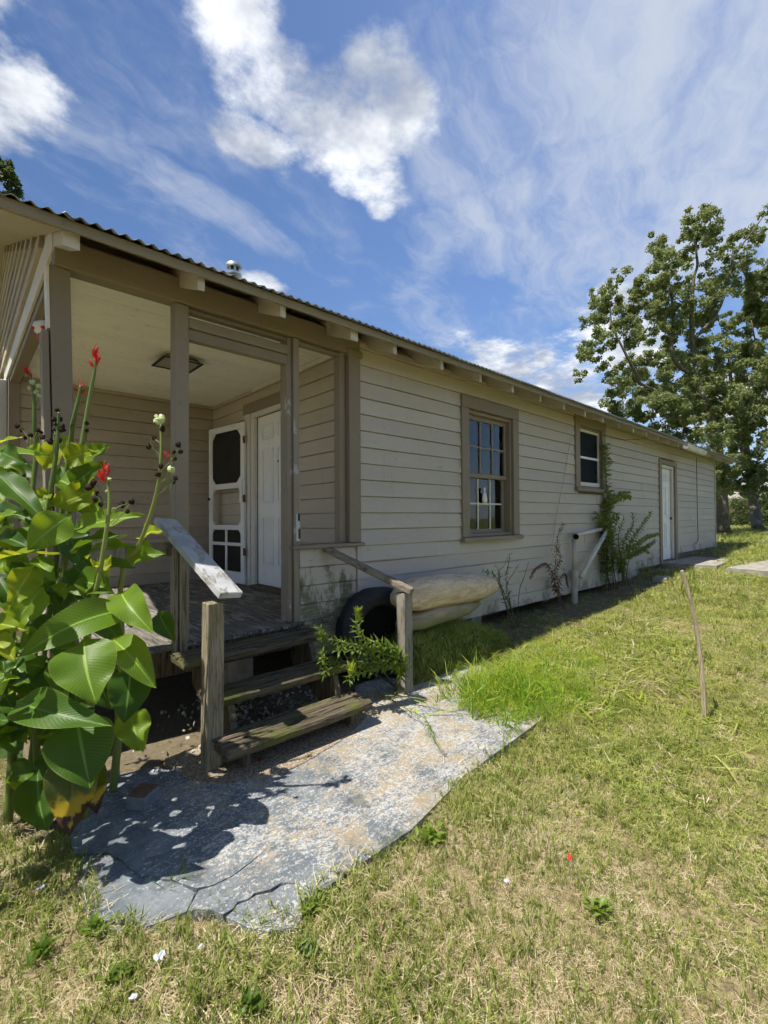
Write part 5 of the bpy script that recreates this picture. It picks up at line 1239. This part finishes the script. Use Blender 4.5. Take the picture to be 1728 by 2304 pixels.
def tuft(name, m, nb, h, w, lean, seed, spread=.03, lie=False):
    r = random.Random(seed); mb = MB()
    for i in range(nb):
        a = r.uniform(0, 6.283); p = Vector((r.gauss(0, spread), r.gauss(0, spread), -.004)); d = Vector((math.cos(a), math.sin(a), 0)); hh = h*r.uniform(.5, 1.25); le = lean*r.uniform(.4, 1.4)
        s = Vector((-d.y, d.x, 0)); ww = w*r.uniform(.7, 1.3)
        if lie:
            z0 = r.uniform(.004, .035); q1 = p+d*hh*.5+Vector((0, 0, z0+r.uniform(-.01, .02))); q2 = p+d*hh+s*r.uniform(-.02, .02)+Vector((0, 0, max(.004, z0+r.uniform(-.02, .02)))); p = p+Vector((0, 0, z0))
        else:
            q1 = p+d*hh*le*.35+Vector((0, 0, hh*.62)); q2 = p+d*hh*le+Vector((0, 0, hh*(1-.35*le)))
        mb.add([p-s*ww*.5, p+s*ww*.5, q1+s*ww*.42, q1-s*ww*.42, q2], [(0, 1, 2, 3), (3, 2, 4)])
    me = mb.mesh(name); me.materials.append(m); return bpy.data.objects.new(name, me)
def clover(name, m, nb, size, h, seed):
    r = random.Random(seed); mb = MB()
    for i in range(nb):
        p = Vector((r.gauss(0, .03), r.gauss(0, .03), h*r.uniform(.3, 1.1))); a = r.uniform(0, 6.283)
        for j in range(3):
            d = Vector((math.cos(a+j*2.1), math.sin(a+j*2.1), r.uniform(-.2, .35))); small_leaf(mb, p, d, Vector((0, 0, 1)), size*r.uniform(.7, 1.2), size*.7)
        mb.add([p+Vector((.001, 0, 0)), p-Vector((.001, 0, 0)), Vector((p.x*.4, p.y*.4, 0))], [(0, 1, 2)])
    me = mb.mesh(name); me.materials.append(m); return bpy.data.objects.new(name, me)
variants = [tuft('blade_tuft_a', M['grass_green'], 13, .044, .0038, 1.0, 1), tuft('blade_tuft_b', M['grass_lime'], 12, .040, .0042, 1.1, 2), tuft('blade_tuft_c', M['grass_green'], 10, .056, .0042, .8, 3), tuft('blade_tuft_d', M['grass_lime'], 13, .034, .0048, 1.2, 4),
            tuft('straw_e', M['grass_straw'], 14, .095, .0026, 1., 5, .045, True), tuft('straw_f', M['grass_straw'], 12, .120, .0022, 1., 6, .05, True), tuft('straw_g', M['grass_straw'], 9, .055, .0026, 1.0, 7),
            clover('weed_h', M['grass_green'], 7, .015, .04, 8), clover('weed_i', M['grass_lime'], 7, .012, .035, 9), tuft('blade_tuft_j', M['grass_green'], 9, .10, .005, .7, 10)]
def nfield(x, y, s, seed):
    g = np.random.default_rng(seed); o = np.zeros_like(x)
    for k in range(7):
        a = g.uniform(0, 6.283); f_ = s*1.5**k*g.uniform(.8, 1.2); o += np.sin((x*np.cos(a)+y*np.sin(a))*f_+g.uniform(0, 6.283)+1.3*np.sin((x*np.sin(a)-y*np.cos(a))*f_*.7))/1.35**k
    return o/2.2
def inpoly(x, y, poly, k=.982):
    poly = [(1.6+(a-1.6)*k, 2.1+(b-2.1)*k) for a, b in poly]
    ins = np.zeros(len(x), bool); j = len(poly)-1
    for i in range(len(poly)):
        xi, yi = poly[i]; xj, yj = poly[j]
        c = ((yi > y) != (yj > y)) & (x < (xj-xi)*(y-yi)/(yj-yi+1e-12)+xi); ins ^= c; j = i
    return ins
slab_poly = [(.352, 2.226), (.339, 1.781), (.459, 1.690), (.648, 1.66), (.70, 1.53), (.80, 1.40), (1.447, 1.415), (1.935, 1.515), (2.691, 1.575), (3.0, 1.62), (3.1, 1.9), (3.3, 2.2), (3.6, 2.6), (2.9, 3.14), (.3, 3.14)]
def field(r0, r1, dens, seed):
    g = np.random.default_rng(seed); th = g.uniform(YAW-1.15, YAW+1.0, int(dens*(r1*r1-r0*r0)*2.15/2)); rr_ = np.sqrt(g.uniform(r0*r0, r1*r1, len(th)))
    x, y = rr_*np.cos(th), rr_*np.sin(th); keep = ~inpoly(x, y, slab_poly)
    keep &= ~((x > 2.6) & (x < 15.3) & (y > 3.35) & (y < 10)); keep &= ~((x > .2) & (x < 2.66) & (y > 2.5))
    keep &= ~((x > 10.3) & (x < 13.4) & (y > 1.45) & (y < 1.8)); keep &= ~((x > 10.7) & (x < 12.9) & (y > 2.3) & (y < 3.1))
    sh_ = (y > 2.55+.1*np.sin(x*2)) & (x > 3.4) & (x < 15.3); keep &= ~(sh_ & (g.uniform(size=len(x)) < .74))
    return x[keep], y[keep]
PX, PY, PS = [], [], []
for r0, r1, dn, sc in ((1.0, 2.6, 3000, .62), (2.6, 4.5, 1700, .8), (4.5, 8, 620, 1.2), (8, 16, 170, 1.8), (16, 42, 26, 3.0)):
    x, y = field(r0, r1, dn, int(r0*10)); PX.append(x); PY.append(y); PS.append(np.full(len(x), sc))
PX, PY, PS = map(np.concatenate, (PX, PY, PS)); g = np.random.default_rng(77); nP = len(PX)
dry = nfield(PX, PY, 1.7, 3)*.42+nfield(PX, PY, 6., 4)*.28
near = np.clip((1.75-np.hypot(PX-.65, (PY-1.05)*1.1))/1.2, -.6, 1)           # worn, dry strip beside the slab
green = np.clip(.55-dry*1.0-near*.50+np.clip((PX-1.6)/3, 0, .42), .05, .95)
u = g.uniform(size=nP); isg = u < green
idx = np.where(isg, g.choice([0, 1, 2, 3, 1, 3, 7, 8, 8, 9], nP, p=[.17, .19, .12, .17, .08, .08, .05, .05, .05, .04]), g.choice([4, 5, 6], nP, p=[.46, .30, .24]))
rot = np.stack([g.normal(0, .15, nP), g.normal(0, .15, nP), g.uniform(0, 6.283, nP)], 1); scl = PS*g.uniform(.7, 1.25, nP)
scl = scl*np.clip(1+.45*nfield(PX, PY, 2.6, 9), .6, 1.6); scl = np.where((PX > 3.2) & (PY > 2.5), scl*.8, scl)
pts = np.stack([PX, PY, ground_z(PX, PY)+lump(PX, PY)-.002], 1)
bare = (nfield(PX, PY, 4.5, 14)*.5+nfield(PX, PY, 1.6, 15)*.5+near*.35 > .62) & (g.uniform(size=nP) < .7)
pts, rot, scl, idx = pts[~bare], rot[~bare], scl[~bare], idx[~bare]
scatter('grass', pts, rot, scl, idx, variants, 'mixed green and straw coloured mown lawn grass')
# long grass on the bank and at the end of the slab
g = np.random.default_rng(78); LX, LY, LZ, LSc = [], [], [], []
for k in range(620):
    x, y = g.uniform(2.76, 4.3), g.uniform(2.62, 3.05); LX.append(x); LY.append(y); t_ = (y-(2.56+.08*max(0, x-2.9)))/.62
    h = .36*min(1, max(0, t_)/.22)**.6*(1-max(0, (x-3.35)/1.1)**1.5); LZ.append(float(ground_z(x, y))-.05+max(0, h)); LSc.append(g.uniform(.5, .9))
for k in range(330):
    x, y = g.normal(4.3, .6), g.normal(1.95, .35); LX.append(x); LY.append(y); LZ.append(float(ground_z(x, y))); LSc.append(g.uniform(.4, .8))
for k in range(110):
    x = g.uniform(.35, 2.9); y = 1.40+.05*(x-.8)+g.normal(0, .03)-.03 if x > .8 else 1.66-.9*(x-.4)*.6+g.normal(0, .04); LX.append(x); LY.append(y); LZ.append(-.005); LSc.append(g.uniform(.28, .5))
nL = len(LX); rot = np.stack([g.normal(0, .3, nL), g.normal(0, .3, nL), g.uniform(0, 6.283, nL)], 1)
scatter('long_grass', np.stack([LX, LY, LZ], 1).astype(float), rot, np.array(LSc), g.integers(0, 3, nL), [tuft('long_tuft_a', M['grass_lime'], 12, .15, .0045, .9, 21, .03), tuft('long_tuft_b', M['grass_green'], 12, .17, .0045, .8, 22, .03), tuft('long_tuft_c', M['weed_leaf'], 10, .13, .006, .9, 23, .03)], 'long fresh green grass on the bank and beyond the slab')
g = np.random.default_rng(79); nF = 860; fx, fy = g.normal(3.06, .24, nF), g.normal(1.96, .20, nF); fx[340:], fy[340:] = g.normal(4.05, .55, nF-340), g.normal(1.95, .26, nF-340)
scatter('feathery_weeds', np.stack([fx, fy, np.full(nF, .0)], 1), np.stack([g.normal(.15, .35, nF), g.normal(-.2, .35, nF), g.uniform(0, 6.283, nF)], 1), np.where(np.arange(nF) < 340, g.uniform(.6, 1.4, nF), g.uniform(.5, 1.05, nF)), g.integers(0, 2, nF), [tuft('feather_a', M['weed_bright'], 14, .16, .0045, 1.0, 31, .03), tuft('feather_b', M['feather'], 14, .15, .005, 1.0, 32, .03)], 'bright lime feathery weeds spilling over the end of the slab')
g = np.random.default_rng(80); nF = 620; fx, fy = g.normal(4.2, .6, nF), g.normal(1.85, .30, nF)
scatter('weed_mat', np.stack([fx, fy, ground_z(fx, fy)], 1), np.stack([g.normal(0, .12, nF), g.normal(0, .12, nF), g.normal(.2, .9, nF)], 1), g.uniform(.7, 1.4, nF), g.integers(0, 3, nF), [tuft('mat_a', M['grass_lime'], 12, .24, .007, 1., 41, .05, True), tuft('mat_b', M['weed_bright'], 10, .20, .009, 1., 42, .05, True), tuft('mat_c', M['grass_straw'], 10, .26, .005, 1., 43, .05, True)], 'flattened mat of long pale green weeds right of the slab')
# single broadleaf weeds in the foreground
wl = [(700, 2050, .05, 'leafy weed at the right lower corner of the slab'), (970, 1890, .06, 'broadleaf weed beside the right edge of slab'), (262, 2205, .045, 'bushy weed on the grass below the slab corner'), (210, 2110, .055, 'weed growing against the left slab corner'), (690, 2145, .04, 'low weed in dry grass below slab tip'), (95, 2150, .05, 'weed at the lower left in shaded grass'), (505, 1728, .04, 'small clover weed at foot of the left newel post'), (640, 1780, .02, 'tiny weed sprouting at the pad edge'), (400, 1985, .05, 'grass blades sprouting from the slab crack'), (560, 2275, .045, 'green weed at the bottom edge of the lawn'), (1340, 2050, .05, 'broad bladed weed in the right foreground lawn')]
for i, (u_, v_, s_, lb_) in enumerate(wl):
    p = on_z(u_, v_, .02); t = thing('lawn_weed', lb_, 'weed', (p.x, p.y, 0)); r = random.Random(800+i); mb = MB()
    if i == 8:
        for j in range(16): small_leaf(mb, p+Vector((r.gauss(0, .02), r.gauss(0, .01), 0)), rvec(r)*.7+Vector((0, 0, .8)), rvec(r), .11*r.uniform(.5, 1.2), .004)
    else:
        for j in range(36):
            d = rvec(r); d.z = abs(d.z)*.8+.15; b0 = p+Vector((r.gauss(0, s_*.35), r.gauss(0, s_*.35), r.uniform(.0, s_*.5))); small_leaf(mb, b0, d, Vector((0, 0, 1)), s_*.8*r.uniform(.6, 1.2), s_*.36)
    mb.build('foliage', M['weed_leaf'], t)
